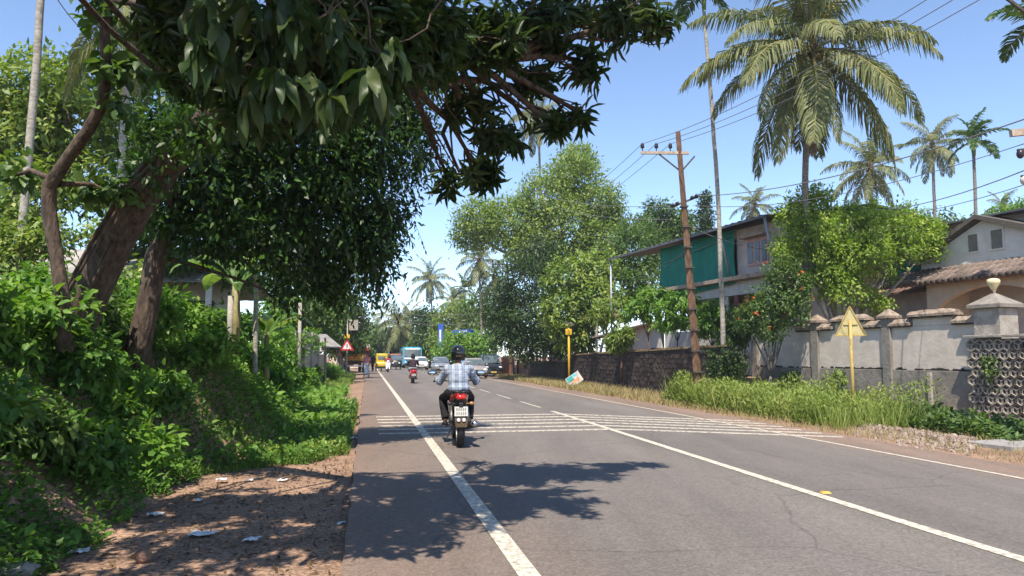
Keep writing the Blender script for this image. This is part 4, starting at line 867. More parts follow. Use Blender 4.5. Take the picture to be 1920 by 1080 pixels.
car('black_van', 'boxy black people carrier with yellow plate beside the brick gate wall', at_px(917, 700, 66), HEAD + math.pi + R(2), 'black_gl', 4.2, 1.75, 1.9, .95, -.1, 1.1, 'plate_y', True, .55)
car('white_car', 'white car partly hidden behind the scooter rider in black', at_px(788, 693, 84), HEAD + math.pi, 'white_p', 3.8, 1.6, 1.45, .85, .3, .92)

def auto(label, loc, rz, body, roof, face=True):
    t = thing('auto_rickshaw', label, 'auto rickshaw', loc, rz, 'auto rickshaws')      # +y is its nose
    b = MB(); b.loft([rrect(.62, -1.25, .45, .30, .15), rrect(.65, -1.3, .5, .62, .15), rrect(.64, -1.28, .35, .92, .15)]); b.build('tub', M[body], t, True)
    b = MB(); b.loft([rrect(.20, .45, 1.22, .28, .1), rrect(.40, .40, 1.25, .55, .15), rrect(.46, .38, 1.16, .95, .15), rrect(.52, .38, 1.02, 1.05, .12)]); b.build('nose', M[body], t, True)
    b = MB(); b.loft([rrect(.60, -1.22, .55, 1.55, .15), rrect(.60, -1.2, .62, 1.66, .2), rrect(.45, -1.0, .4, 1.72, .2)]); b.build('roof', M[roof], t, True)
    b = MB(); b.box((0, -1.2, 1.25), (1.16, .06, .66)); b.build('rear_panel', M[roof], t); b = MB(); b.box((0, -1.245, 1.3), (.7, .02, .34)); b.build('rear_window', M['screen'], t)
    b = MB(); b.add([(-.5, 1.02, 1.06), (.5, 1.02, 1.06), (.54, .62, 1.56), (-.54, .62, 1.56)], [(0, 1, 2, 3)]); o = b.build('windscreen', M['screen'], t); o.modifiers.new('t', 'SOLIDIFY').thickness = .015
    for s in (-1, 1):
        b = MB(); b.tube([(s * .52, 1.02, 1.04), (s * .56, .6, 1.58)], .03, 6); b.tube([(s * .6, -.3, .9), (s * .58, -.3, 1.6)], .03, 6); b.build('pillar', M['black_pl'], t)
        b = MB(); b.lathe([(.085, 0), (.09, .05), (.05, .07)], (s * .33, 1.17, .72), 12, 'Y'); b.build('headlight', M['lamp'], t, True)
        b = MB(); b.box((s * .5, -1.3, .62), (.14, .04, .12)); b.build('tail_light', M['tail'], t); wheel(t, (s * .52, -.85, .21), .21, .12)
        b = MB(); b.ell((s * .72, .75, 1.2), (.09, .03, .07)); b.build('wing_mirror', M['black_pl'], t, True)
    wheel(t, (0, 1.0, .21), .21, .11); b = MB(); b.box((0, -.7, .55), (1.1, .45, .2)); b.build('seat', M['black_pl'], t, bevel=.04)
    b = MB(); b.box((0, -1.32, .36), (1.1, .06, .14)); b.build('bumper', M['black_pl'], t); plate(t, (0, -1.335, .56), .36, .14, 'plate_y', 1); return t
M['auto_y'] = mat('auto_yellow', (.62, .43, .02), (.52, .36, .02), 4, .4, coat=.3); M['auto_k'] = mat('auto_black', (.03, .035, .033), rough=.35, coat=.3); M['canvas_red'] = mat('faded_red_canvas', (.40, .17, .14), (.30, .12, .10), 6, .85)
auto('yellow auto rickshaw seen from behind at the left edge of the road', at_px(715, 694, 74), HEAD, 'auto_y', 'auto_y')
auto('black auto rickshaw with faded red canvas roof facing the camera', at_px(742, 693, 82), HEAD + math.pi, 'auto_k', 'canvas_red')

bs = thing('blue_bus', 'light blue bus coming towards the camera far down the road', 'bus', at_px(773, 691, 92), HEAD + math.pi); M['bus_blue'] = mat('bus_blue', (.05, .36, .50), (.04, .29, .42), 4, .35, coat=.3)
b = MB(); b.box((0, -3.3, 1.42), (2.3, 7.0, 2.2)); b.build('body', M['bus_blue'], bs, bevel=.12); b = MB(); b.box((0, .225, 1.85), (2.0, .05, .85)); b.build('windscreen', M['screen'], bs, bevel=.02)
b = MB(); b.box((0, .225, 2.38), (1.7, .05, .18)); b.build('destination_board', M['white_p'], bs); b = MB(); b.box((0, .24, 1.22), (2.1, .05, .2)); b.build('white_band', M['white_p'], bs); b = MB(); b.box((0, .28, .45), (2.25, .16, .24)); b.build('bumper', M['black_pl'], bs, bevel=.04)
b = MB(); b.box((0, -3.2, 2.56), (1.9, 5, .14)); b.build('roof_carrier', M['bus_blue'], bs)
for s in (-1, 1):
    b = MB(); b.lathe([(.13, 0), (.13, .05), (.05, .08)], (s * .8, .22, .78), 12, 'Y'); b.build('headlight', M['lamp'], bs)
    for y in (-.9, -5.0): wheel(bs, (s * 1.0, y, .42), .42, .26)
    for i in range(5): b = MB(); b.box((s * 1.155, -.9 - i * 1.2, 1.85), (.02, 1.0, .6)); b.build('window', M['screen'], bs)
tr = thing('loaded_truck', 'red and yellow parked truck piled with goods left of the road', 'truck', at_px(669, 690, 70), HEAD + R(6)); tr.location.z = gz(tr.location.x, tr.location.y); tr.location.x -= .1
M['truck_red'] = mat('truck_red', (.50, .06, .035), (.40, .05, .03), 4, .5); M['truck_yel'] = mat('truck_yellow', (.70, .42, .02), (.6, .30, .02), 5, .5)
b = MB(); b.box((0, 2.0, 1.0), (1.9, 3.8, .16)); b.build('bed', M['black_pl'], tr); b = MB(); b.box((0, .1, 1.45), (1.95, .08, .62)); b.build('tailgate', M['truck_yel'], tr, bevel=.02)
for z in (1.28, 1.5, 1.7): b = MB(); b.box((0, .045, z), (1.9, .04, .05)); b.build('rail', M['truck_red'], tr)
for s in (-1, 1):
    b = MB(); b.box((s * .95, 2.0, 1.42), (.07, 3.75, .6)); b.build('side_board', M['truck_yel'], tr); b = MB(); b.box((s * .8, .06, .85), (.22, .06, .14)); b.build('tail_light', M['tail'], tr)
    for y in (.7, 4.4): wheel(tr, (s * .78, y, .40), .40, .26)
b = MB(); b.box((0, 4.7, 1.45), (1.85, 1.6, 1.5)); b.build('cab', M['truck_red'], tr, bevel=.1); b = MB(); b.box((0, 3.88, 1.8), (1.3, .03, .5)); b.build('rear_window', M['screen'], tr); b = MB(); b.box((0, .03, .62), (1.8, .1, .12)); b.build('bumper', M['white_p'], tr)
gd = thing('goods_stack', 'red and white boxes stacked on the parked truck', 'boxes', (0, 0, 0)); gd.location = tr.location + Vector((.2, 1.6, 1.08)); gd.rotation_euler = (0, 0, HEAD)
for i, (x, z, w_, k_) in enumerate(((.2, .35, .8, 'truck_red'), (.35, .95, .75, 'truck_red'), (-.45, .3, .5, 'truck_yel'), (.55, 1.42, .4, 'white_p'), (.15, 1.45, .35, 'truck_red'))): b = MB(); b.box((x, .1 * (i % 2), z), (w_, .8, .6 if i < 3 else .36)); b.build('box', M[k_], gd, bevel=.02)
st = thing('roadside_stall', 'low roadside stall with pale walls and white sheet awning beyond the truck', 'stall', on_ground(-2.6, 88), R(12))
b = MB(); b.box((0, 2, 1.2), (3.6, 4, 2.6)); b.build('wall', M['house_cream'], st); b = MB(); b.prism([(-2.1, 2.9), (1.7, 2.55), (1.7, 2.63), (-2.1, 2.98)], -.5, 4.6); b.build('roof', M['tile'], st); b = MB(); b.box((2.2, .8, 2.2), (1.1, 1.6, .06), Euler((0, R(8), 0))); b.build('awning', M['white_p'], st)
b = MB(); b.box((.2, -.02, 1.1), (1.6, .06, 1.6)); b.build('counter_shade', M['mould_and_shade_black'], st)  # black panel stands in for the shade behind the counter
for s in (0, 1.5): b = MB(); b.tube([(2.65, .1 + s, -.2), (2.65, .1 + s, 2.15)], .03, 6); b.build('post', M['pipe'], st)

# ------------------------------------------------------------------ the motorcycle
def motorcycle(label, loc, rz):
    t = thing('motorcycle', label, 'motorcycle', loc, rz); P = lambda n, m, b, **k: b.build(n, M[m], t, **k)
    wheel(t, (0, 0, .305), .305, .125, spokes=6); wheel(t, (0, 1.28, .300), .300, .095, spokes=6)
    for s in (-1, 1):
        b = MB(); b.bar((s * .10, 0, .305), (s * .10, .52, .36), .035, .055); P('swingarm', 'black_pl', b)
        b = MB(); b.tube([(s * .135, .02, .33), (s * .13, .13, .50), (s * .125, .19, .66)], [.03, .034, .026], 10); P('shock_absorber', 'engine', b, smooth=True)
        b = MB(); b.tube([(s * .09, 1.28, .30), (s * .09, 1.16, .66), (s * .09, 1.04, .96)], [.028, .026, .022], 10); P('fork_leg', 'chrome', b, smooth=True)
        b = MB(); b.loft([[Vector((s * x, y, z)) for x, z in ((.03, z0), (w_, z0 + .02), (w_ + .01, z1 - .03), (.03, z1))] for y, w_, z0, z1 in ((-.20, .045, .81, .87), (-.05, .09, .755, .875), (.12, .135, .73, .85), (.34, .14, .60, .76), (.50, .12, .58, .72))]); P('tail_cowl', 'red_paint', b, smooth=True)
        b = MB(); b.tube([(s * .10, .03, .865), (s * .12, -.10, .885), (s * .10, -.19, .885), (s * .0, -.21, .885)], .014, 8); P('grab_rail', 'black_pl', b, smooth=True)
        b = MB(); b.tube([(s * .06, -.13, .70), (s * .14, -.15, .70)], .011, 6); b.ell((s * .175, -.15, .70), (.045, .032, .03)); P('indicator', 'amber' if s > 0 else 'black_pl', b, smooth=True)
        b = MB(); b.tube([(0, 1.0, .99), (s * .12, .99, 1.02), (s * .24, .92, 1.03), (s * .37, .86, 1.02)], .012, 8); P('handlebar', 'black_pl', b, smooth=True); b = MB(); b.tube([(s * .27, .905, 1.03), (s * .40, .85, 1.02)], .018, 10); P('grip', 'rubber', b, smooth=True)
        b = MB(); b.tube([(s * .23, .93, 1.03), (s * .29, .96, 1.12), (s * .37, .95, 1.16)], .007, 6); P('mirror_stem', 'black_pl', b)
        b = MB(); b.ell((s * .42, .95, 1.165), (.085, .025, .045)); o = P('mirror', 'black_pl', b, smooth=True); b = MB(); b.ell((s * .42, .926, 1.165), (.074, .008, .037)); b.build('mirror_glass', M['mirror'], o, True)
        b = MB(); b.bar((s * .10, .62, .30), (s * .26, .60, .30), .03, .025); P('footrest', 'rubber', b); b = MB(); b.bar((s * .12, .30, .36), (s * .22, .26, .38), .025, .02); P('pillion_footrest', 'rubber', b)
        b = MB(); b.box((s * .115, .42, .52), (.03, .30, .18), None, 0, (1, .7)); P('side_panel', 'black_gl', b, bevel=.01)
    b = MB(); b.loft([[Vector((x * w_, y, z)) for x, z in ((-1, zb), (-1, zt), (1, zt), (1, zb))] for y, w_, zb, zt in ((-.16, .05, .70, .80), (-.04, .10, .62, .76), (.14, .125, .58, .74), (.4, .12, .56, .72))]); P('tail_underside', 'black_pl', b, bevel=.02)
    b = MB(); b.loft([[Vector((x * w_, y, z)) for x, z in ((-1, zb), (-1, zt - .02), (-.6, zt), (.6, zt), (1, zt - .02), (1, zb))] for y, w_, zb, zt in ((-.12, .06, .85, .88), (.0, .11, .80, .885), (.25, .135, .76, .86), (.38, .14, .74, .80), (.62, .125, .73, .80), (.78, .08, .74, .82))]); P('seat', 'black_pl', b, smooth=True)
    b = MB(); b.ell((0, .90, .80), (.155, .26, .145)); P('fuel_tank', 'red_paint', b, smooth=True)
    b = MB(); b.box((0, .66, .42), (.24, .34, .30)); b.box((0, .78, .58), (.16, .16, .16)); P('engine', 'engine', b, bevel=.04)
    b = MB(); b.ell((.0, -.215, .80), (.085, .045, .045)); P('tail_light', 'tail', b, smooth=True)
    b = MB(); b.loft([[Vector((x * w_, y, z)) for x in (-1, 1)] + [Vector((x * w_, y + .02, z - .012)) for x in (1, -1)] for y, w_, z in ((.10, .075, .66), (-.08, .075, .655), (-.19, .08, .60), (-.26, .085, .48), (-.305, .085, .36))]); P('rear_mudguard', 'black_pl', b)
    b = MB(); b.loft([[Vector((x * w_, y, z)) for x in (-1, 1)] + [Vector((x * w_, y + .015, z - .01)) for x in (1, -1)] for y, w_, z in ((-.285, .10, .50), (-.315, .10, .42), (-.335, .088, .345))]); P('mud_flap', 'fibre', b)
    b = MB(); b.box((0, -.255, .68), (.07, .05, .08)); P('plate_lamp', 'black_pl', b, bevel=.01); plate(t, (0, -.285, .585), .21, .15, 'plate', 2, (R(-12), 0, 0))
    b = MB()
    for s in (-1, 1): b.lathe([(.026, -.012), (.03, 0), (.02, .01)], (s * .042, -.325, .455), 12, 'Y')
    tag(P('reflector', 'lamp', b), None, None, None, None)
    b = MB(); b.tube([(.13, .62, .26), (.16, .40, .27), (.20, .18, .32)], [.028, .03, .04], 10); b.tube([(.20, .20, .315), (.215, -.05, .36), (.22, -.22, .385)], [.042, .062, .058], 14); P('exhaust', 'engine', b, smooth=True)
    b = MB(); b.tube([(.222, -.215, .385), (.222, -.235, .388)], [.048, .046], 14); b.build('exhaust_tip', M['chrome'], t, True)
    b = MB(); b.ell((0, 1.10, .88), (.10, .10, .12)); P('headlamp', 'black_gl', b, smooth=True); b = MB()
    b.loft([[Vector((x, 1.28 + math.sin(a) * .335, .30 + math.cos(a) * .335)) for x in (-.06, .06)] + [Vector((x, 1.28 + math.sin(a) * .322, .30 + math.cos(a) * .322)) for x in (.06, -.06)] for a in [R(-60 + 15 * i) for i in range(8)]]); P('front_mudguard', 'red_paint', b)
    b = MB(); b.tube([(-.10, .02, .29), (-.11, .5, .33)], .03, 8); P('chain_case', 'black_pl', b); b = MB(); b.tube([(-.12, .45, .25), (-.17, .33, .16), (-.20, .24, .09)], .012, 6); P('side_stand', 'black_pl', b)
    return t

# ------------------------------------------------------------------ people
def cloth(name, c1, c2=None, scale=6): return mat(name, c1, c2, scale, .9, .35, bscale=40, spec=.2)
def plaid():
    m = cloth('plaid_shirt', (.27, .32, .40)); t = m.node_tree; p = t.nodes['Principled BSDF']; L = t.links.new; tc = [n for n in t.nodes if n.type == 'TEX_COORD'][0]
    sx = t.nodes.new('ShaderNodeSeparateXYZ'); L(tc.outputs['Object'], sx.inputs[0]); src = [l.from_socket for l in t.links if l.to_socket == p.inputs['Base Color']][0]
    for out, f, w_, col, fac in ((0, 9, .35, (.42, .46, .53), .8), (0, 27, .16, (.09, .13, .20), .6), (2, 24, .16, (.10, .14, .21), .5), (2, 8, .07, (.6, .62, .66), .5)):
        a = t.nodes.new('ShaderNodeMath'); a.operation = 'MULTIPLY'; a.inputs[1].default_value = f; L(sx.outputs[out], a.inputs[0])
        if w_ < .2: q = t.nodes.new('ShaderNodeMath'); q.operation = 'ADD'; q.inputs[1].default_value = .45; L(a.outputs[0], q.inputs[0]); a = q
        fr = t.nodes.new('ShaderNodeMath'); fr.operation = 'FRACT'; L(a.outputs[0], fr.inputs[0]); lt = t.nodes.new('ShaderNodeMath'); lt.operation = 'LESS_THAN'; lt.inputs[1].default_value = w_; L(fr.outputs[0], lt.inputs[0])
        k = t.nodes.new('ShaderNodeMath'); k.operation = 'MULTIPLY'; k.inputs[1].default_value = fac; L(lt.outputs[0], k.inputs[0])
        mx = t.nodes.new('ShaderNodeMix'); mx.data_type = 'RGBA'; mx.inputs[7].default_value = (*col, 1); L(k.outputs[0], mx.inputs[0]); L(src, mx.inputs[6]); src = mx.outputs[2]
    L(src, p.inputs['Base Color']); return m
M['plaid'] = plaid(); M['skin'] = mat('brown_skin', (.22, .115, .07), (.18, .09, .055), 9, .55); M['black_cloth'] = cloth('black_trousers', (.018, .018, .02)); M['hair'] = mat('black_hair', (.012, .01, .01), rough=.5)
tex = bpy.data.textures.new('folds', 'CLOUDS'); tex.noise_scale = .12
def fold(o, s=.022):
    m = o.modifiers.new('folds', 'DISPLACE'); m.texture = tex; m.strength = s; m.mid_level = .5
def hand(mb, w_, fwd, side, curl=True, bar=None):
    """Palm, four fingers closed over the grip and a thumb beneath it."""
    w_ = Vector(w_); f = Vector(fwd).normalized(); mb.ell(w_ + f * .045, (.042, .05, .024))
    for i in range(4):
        a = w_ + f * .075 + Vector((side * (.033 - .022 * i), 0, .008)); L = (.030, .036, .034, .026)[i]
        mb.tube([a, a + f * L + Vector((0, 0, -.008)), a + f * (L * .9) + Vector((0, 0, -.034)), a + f * (L * .2) + Vector((0, 0, -.042))], [.0095, .009, .0085, .008], 6)
    a = w_ + f * .03 + Vector((-side * .035, 0, -.005)); mb.tube([a, a + f * .03 + Vector((-side * .012, 0, -.02)), a + f * .052 + Vector((side * .0, 0, -.036))], [.011, .010, .009], 6)
def rider(label, loc, rz, shirt, trousers, shoes='black_pl', helmet='black_gl', sleeve=1.0, scoot=False, k=1.0, name='person', bare_head=False):
    """A seated rider; +y is forward. One body mesh; clothing and helmet are its children."""
    hy = .40 if not scoot else .36; hipz = .87 if not scoot else .83; hb = 1.03 if not scoot else .98; hnd = (.345, .835, hb + .035) if not scoot else (.30, .80, hb + .02)
    sh_z = hipz + .37; ch = hy + .07
    J = {}
    for s in (-1, 1):
        J[s] = dict(sh=Vector((s * .185, ch + .02, sh_z)), el=Vector((s * .315, ch + .16, sh_z - .23)), wr=Vector((s * hnd[0], hnd[1] - .08, hnd[2] + .02)),
                    hip=Vector((s * .095, hy, hipz - .02)), kn=Vector((s * .235, hy + .40, hipz - .13)) if not scoot else Vector((s * .19, hy + .38, hipz - .1)), an=Vector((s * .205, hy + .19, .37)) if not scoot else Vector((s * .16, hy + .34, .40)))
    b = MB(); b.ell((0, hy, hipz), (.165, .13, .13)); b.ell((0, hy + .03, hipz + .17), (.145, .105, .2)); b.ell((0, ch, hipz + .32), (.175, .115, .14))
    b.tube([(0, ch + .02, sh_z + .02), (0, ch + .05, sh_z + .15)], [.06, .052], 10); b.ell((0, ch + .085, sh_z + .25), (.078, .098, .118)); b.ell((0, ch + .185, sh_z + .235), (.014, .02, .022))
    for s in (-1, 1):
        j = J[s]; b.ell(j['sh'], (.06, .06, .06)); b.tube([j['sh'], j['sh'].lerp(j['el'], .5), j['el'], j['el'].lerp(j['wr'], .4), j['wr']], [.05, .046, .038, .037, .026], 9); hand(b, j['wr'], Vector((0, 1, -.15)), s)
        b.tube([j['hip'], j['hip'].lerp(j['kn'], .5), j['kn'], j['kn'].lerp(j['an'], .35), j['an']], [.088, .075, .056, .056, .036], 10); b.tube([j['an'], j['an'] + Vector((0, .04, -.05)), j['an'] + Vector((0, .16, -.07))], [.035, .04, .03], 8)
        b.ell((s * .08, ch + .08, sh_z + .245), (.012, .02, .03))
    o = b.build(name, M['skin'], None, loc=loc, rot=(0, 0, rz)); blend(o, .011, 3); tag(o, label, 'person'); o.scale = (k, k, k)
    b = MB(); b.ell((0, hy + .005, hipz + .05), (.185, .15, .12)); b.ell((0, hy + .02, hipz + .19), (.178, .132, .19)); b.ell((0, ch, hipz + .31), (.205, .138, .15)); b.tube([(0, ch + .02, sh_z - .02), (0, ch + .04, sh_z + .075)], [.09, .062], 10)
    for s in (-1, 1):
        j = J[s]; e = j['sh'].lerp(j['el'], 1.0); b.ell(j['sh'], (.078, .08, .075)); pts = [j['sh'], j['sh'].lerp(j['el'], .5), e]; rr = [.075, .07, .065]
        if sleeve > .6: pts += [j['el'].lerp(j['wr'], .45), j['el'].lerp(j['wr'], .88)]; rr += [.058, .046]
        b.tube(pts, rr, 10)
    q = b.build('shirt', M[shirt], o); blend(q, .014, 4); fold(q, .03)
    b = MB(); b.ell((0, hy, hipz - .01), (.18, .145, .12))
    for s in (-1, 1):
        j = J[s]; b.tube([j['hip'], j['hip'].lerp(j['kn'], .5), j['kn'], j['kn'].lerp(j['an'], .4), j['an'] + Vector((0, 0, .03))], [.105, .095, .078, .075, .066], 10)
    q = b.build('trousers', M[trousers], o); blend(q, .014, 4); fold(q, .022)
    for s in (-1, 1):
        a = J[s]['an']; b = MB(); b.ell(a + Vector((0, .0, -.04)), (.045, .06, .05)); b.ell(a + Vector((s * .01, .12, -.065)), (.048, .10, .036)); b.box(a + Vector((s * .008, .075, -.092)), (.08, .25, .022)); q = b.build('shoe', M[shoes], o, True); blend(q, .01, 3)
    if not bare_head:
        b = MB(); b.ell((0, ch + .075, sh_z + .265), (.125, .148, .142)); b.lathe([(.118, -.10), (.124, -.03), (.122, .02)], (0, ch + .075, sh_z + .235), 20); q = b.build('helmet', M[helmet], o); blend(q, .012, 5)
        b = MB(); b.ell((0, ch + .155, sh_z + .255), (.098, .075, .06)); b.build('visor', M['screen'], q, True)
        b = MB(); b.box((0, ch - .062, sh_z + .215), (.09, .014, .018)); b.build('helmet_badge', M['fibre'], q)
    else:
        b = MB(); b.ell((0, ch + .07, sh_z + .28), (.085, .10, .105)); q = b.build('hair', M['hair'], o, True)
    return o
bp_ = G(862, 838, 0)
motorcycle('red and black motorcycle ridden away from the camera in the left lane', bp_, HEAD - R(3))
rider('rider in blue grey checked shirt, black trousers and black helmet on red motorcycle', bp_, HEAD - R(3), 'plaid', 'black_cloth')

def scooter(label, loc, rz, paint):
    t = thing('scooter', label, 'scooter', loc, rz, 'scooters'); wheel(t, (0, 0, .22), .22, .11, spokes=5); wheel(t, (0, 1.2, .22), .22, .10, spokes=5)
    b = MB(); b.loft([[Vector((x * w_, y, z)) for x, z in ((-1, zb), (-1, zt - .05), (-.5, zt), (.5, zt), (1, zt - .05), (1, zb))] for y, w_, zb, zt in ((-.30, .06, .60, .70), (-.15, .15, .38, .74), (.15, .19, .30, .74), (.5, .17, .28, .70), (.58, .10, .3, .55))]); b.build('tail_body', M[paint], t, True)
    b = MB(); b.ell((0, .2, .76), (.15, .38, .06)); b.build('seat', M['black_pl'], t, True); b = MB(); b.box((0, .78, .28), (.36, .46, .08)); b.build('floorboard', M['black_pl'], t, bevel=.02)
    b = MB(); b.box((0, 1.03, .60), (.40, .08, .66), Euler((R(12), 0, 0)), 0, (.7, 1)); b.build('leg_shield', M[paint], t, bevel=.03); b = MB(); b.tube([(0, 1.15, .3), (0, .95, .95)], .03, 8); b.build('steering_column', M['black_pl'], t)
    b = MB(); b.ell((0, .96, .98), (.16, .1, .09)); b.build('handlebar_cowl', M[paint], t, True); b = MB(); b.ell((0, 1.05, .98), (.07, .03, .05)); b.build('headlight', M['lamp'], t, True)
    b = MB(); b.ell((0, -.27, .66), (.11, .05, .05)); b.build('tail_light', M['tail'], t, True); b = MB(); b.box((0, -.22, .42), (.16, .05, .28), Euler((R(-14), 0, 0))); b.build('rear_mudguard', M['black_pl'], t); plate(t, (0, -.275, .46), .21, .12, 'plate', 2)
    for s in (-1, 1):
        b = MB(); b.tube([(s * .1, .93, 1.0), (s * .34, .84, 1.0)], .016, 8); b.build('grip', M['rubber'], t); b = MB(); b.tube([(s * .2, .92, 1.0), (s * .28, .93, 1.16)], .007, 6); b.ell((s * .31, .93, 1.19), (.06, .02, .04)); b.build('mirror', M['black_pl'], t, True)
    b = MB(); b.tube([(.15, .35, .24), (.17, -.1, .28)], [.04, .05], 10); b.build('exhaust', M['engine'], t, True); return t
M['grey_trousers'] = cloth('pale_grey_trousers', (.42, .42, .47)); M['dark_shirt'] = cloth('dark_shirt', (.03, .022, .028), (.05, .035, .045)); M['maroon'] = cloth('maroon_shirt', (.32, .05, .08)); M['white_cloth'] = cloth('white_cloth', (.72, .68, .64)); M['pink'] = cloth('pink_shirt', (.50, .20, .19), (.42, .16, .16)); M['navy'] = cloth('navy_cloth', (.03, .04, .07))
q = G(775, 719, 0); scooter('red scooter ridden away from the camera ahead of the motorcycle', q, HEAD, 'red_paint'); rider('rider in black shirt and pale trousers on the red scooter', q, HEAD, 'dark_shirt', 'grey_trousers', 'fibre', sleeve=.4, scoot=True, k=1.0)
q = at_px(727, 696, 70); scooter('white scooter coming towards the camera by the yellow auto rickshaw', q, HEAD + math.pi, 'white_p'); rider('scooter rider in maroon shirt facing the camera', q, HEAD + math.pi, 'maroon', 'white_cloth', scoot=True, sleeve=.4, bare_head=True)
def walker(label, loc, rz, shirt, lower, mundu=True, k=1.0, stride=.16):
    b = MB(); b.ell((0, 0, .95), (.15, .11, .14)); b.ell((0, 0, 1.18), (.15, .1, .22)); b.ell((0, 0, 1.33), (.18, .11, .13)); b.tube([(0, 0, 1.42), (0, .015, 1.52)], [.055, .05], 9); b.ell((0, .03, 1.61), (.075, .095, .115)); b.ell((0, .125, 1.6), (.013, .018, .02))
    for s in (-1, 1):
        y = s * stride; hp = Vector((s * .09, 0, .92)); kn = Vector((s * .1, y * .6 + .04, .50)); an = Vector((s * .1, y, .09)); b.tube([hp, hp.lerp(kn, .5), kn, kn.lerp(an, .35), an], [.085, .075, .055, .055, .036], 9); b.tube([an, an + Vector((0, .06, -.04)), an + Vector((0, .16, -.06))], [.035, .036, .026], 7)
        sh_ = Vector((s * .19, 0, 1.38)); el = Vector((s * .25, -.03 - y * .3, 1.10)); wr = Vector((s * .25, .08 - y * .7, .86)); b.ell(sh_, (.058, .06, .06)); b.tube([sh_, sh_.lerp(el, .5), el, wr], [.05, .046, .038, .027], 9); b.ell(wr + Vector((0, .01, -.05)), (.02, .04, .045))
        for i in range(4): a = wr + Vector((0, .035 - .02 * i, -.08)); b.tube([a, a + Vector((-s * .005, .008, -.035)), a + Vector((-s * .015, .012, -.06 + .006 * abs(i - 1)))], [.009, .009, .007], 5)
        a = wr + Vector((0, .04, -.03)); b.tube([a, a + Vector((0, .022, -.02)), a + Vector((0, .028, -.045))], [.01, .009, .008], 5)
    o = b.build('person', M['skin'], None, loc=loc, rot=(0, 0, rz)); blend(o, .011, 3); tag(o, label, 'person'); o.scale = (k, k, k)
    b = MB(); b.ell((0, 0, 1.02), (.18, .135, .16)); b.ell((0, 0, 1.2), (.175, .125, .2)); b.ell((0, 0, 1.33), (.2, .13, .13))
    for s in (-1, 1): b.tube([(s * .19, 0, 1.38), (s * .225, -.015 - s * stride * .15, 1.24), (s * .25, -.03 - s * stride * .3, 1.11)], [.075, .07, .064], 9)
    q = b.build('shirt', M[shirt], o); blend(q, .015, 4); b = MB()
    if mundu: b.loft([[Vector((math.cos(a) * rx_, math.sin(a) * ry * (1 + .06 * math.sin(5 * a)), z)) for a in [2 * math.pi * i / 20 for i in range(20)]] for z, rx_, ry in ((.16, .19, .26), (.35, .19, .22), (.6, .185, .17), (.85, .18, .14), (1.0, .165, .125))]); b.build('mundu', M[lower], o, True)
    else:
        b.ell((0, 0, .95), (.165, .125, .12))
        for s in (-1, 1): y = s * stride; b.tube([(s * .09, 0, .92), (s * .1, y * .6 + .04, .5), (s * .1, y, .12)], [.1, .078, .065], 9)
        q = b.build('trousers', M[lower], o); blend(q, .015, 4)
    b = MB(); b.ell((0, .015, 1.64), (.083, .1, .105)); b.build('hair', M['hair'], o, True); return o
q = G(687, 708, 0); q.z = 0; walker('person in pink shirt and white wraparound cloth walking at the left road edge', q, HEAD + R(150), 'pink', 'white_cloth', True, 1.0)
q = at_px(699, 694, 73); walker('person in dark clothes standing left of the yellow auto rickshaw', q, R(60), 'navy', 'black_cloth', False, 1.0, .04)
# ------------------------------------------------------------------ the mango tree over the road
mango = thing('mango_tree', 'large leaning mango tree reaching over the road from the left bank', 'tree', A(125, 640, 9.0)); mango.location.z = gz(mango.location.x, mango.location.y); mo = mango.location
b = MB(); tk = [A(100, 690, 9.1), A(128, 630, 9.0), A(170, 540, 8.9), A(215, 450, 8.8), A(260, 370, 8.6), A(315, 300, 8.4), A(400, 220, 7.8), A(500, 150, 7.0), A(620, 112, 6.5), A(720, 102, 6.3), A(840, 95, 6.5), A(960, 108, 6.8), A(1060, 90, 7.2)]
b.tube(tk, [.34, .27, .235, .22, .21, .20, .15, .12, .095, .085, .06, .045, .03], 12)
for i in range(9):                            # rope-like aerial stems on the trunk
    o_ = random.uniform(-.14, .14); b.tube([p + Vector((o_ + random.uniform(-.03, .03), -.19 + random.uniform(-.03, .02), 0)) for p in tk[:6]], [.03, .028, .025, .025, .02, .02], 6)
near_blobs = [blob(*q) for q in ((360, 40, 5.6, 110), (470, 110, 5.2, 105), (590, 90, 5.0, 125), (700, 60, 5.4, 110), (800, 70, 5.9, 95), (910, 60, 6.4, 95), (1030, 40, 6.9, 95), (1150, 25, 7.2, 85), (1225, 40, 7.4, 55), (1090, 115, 7.1, 60), (1000, 150, 7.2, 52),
    (880, 190, 7.2, 62), (930, 260, 7.6, 55), (900, 325, 8.0, 48), (840, 330, 8.4, 45), (1085, 212, 7.3, 36), (1040, 235, 7.3, 30), (985, 225, 7.5, 35), (620, 190, 5.2, 55), (480, 215, 5.2, 45), (360, 130, 5.4, 55))]
over = [(Vector((-2.6, 3.6, 4.6)), (1.0, .9, .6)), (Vector((-1.4, 3.8, 4.9)), (1.0, .9, .6)), (Vector((-.3, 4.6, 5.3)), (.9, .9, .6)), (Vector((-1.6, 5.6, 5.4)), (1.1, 1, .6)), (Vector((.2, 6.2, 5.9)), (.9, .9, .6)), (Vector((-3.4, 4.8, 5.0)), (1.2, 1.1, .7)),
        (Vector((-2.8, 2.2, 4.3)), (1.0, .9, .55)), (Vector((-4.4, 3.0, 4.6)), (1.2, 1.2, .7)), (Vector((-5.0, 1.2, 4.5)), (1.4, 1.2, .7))]
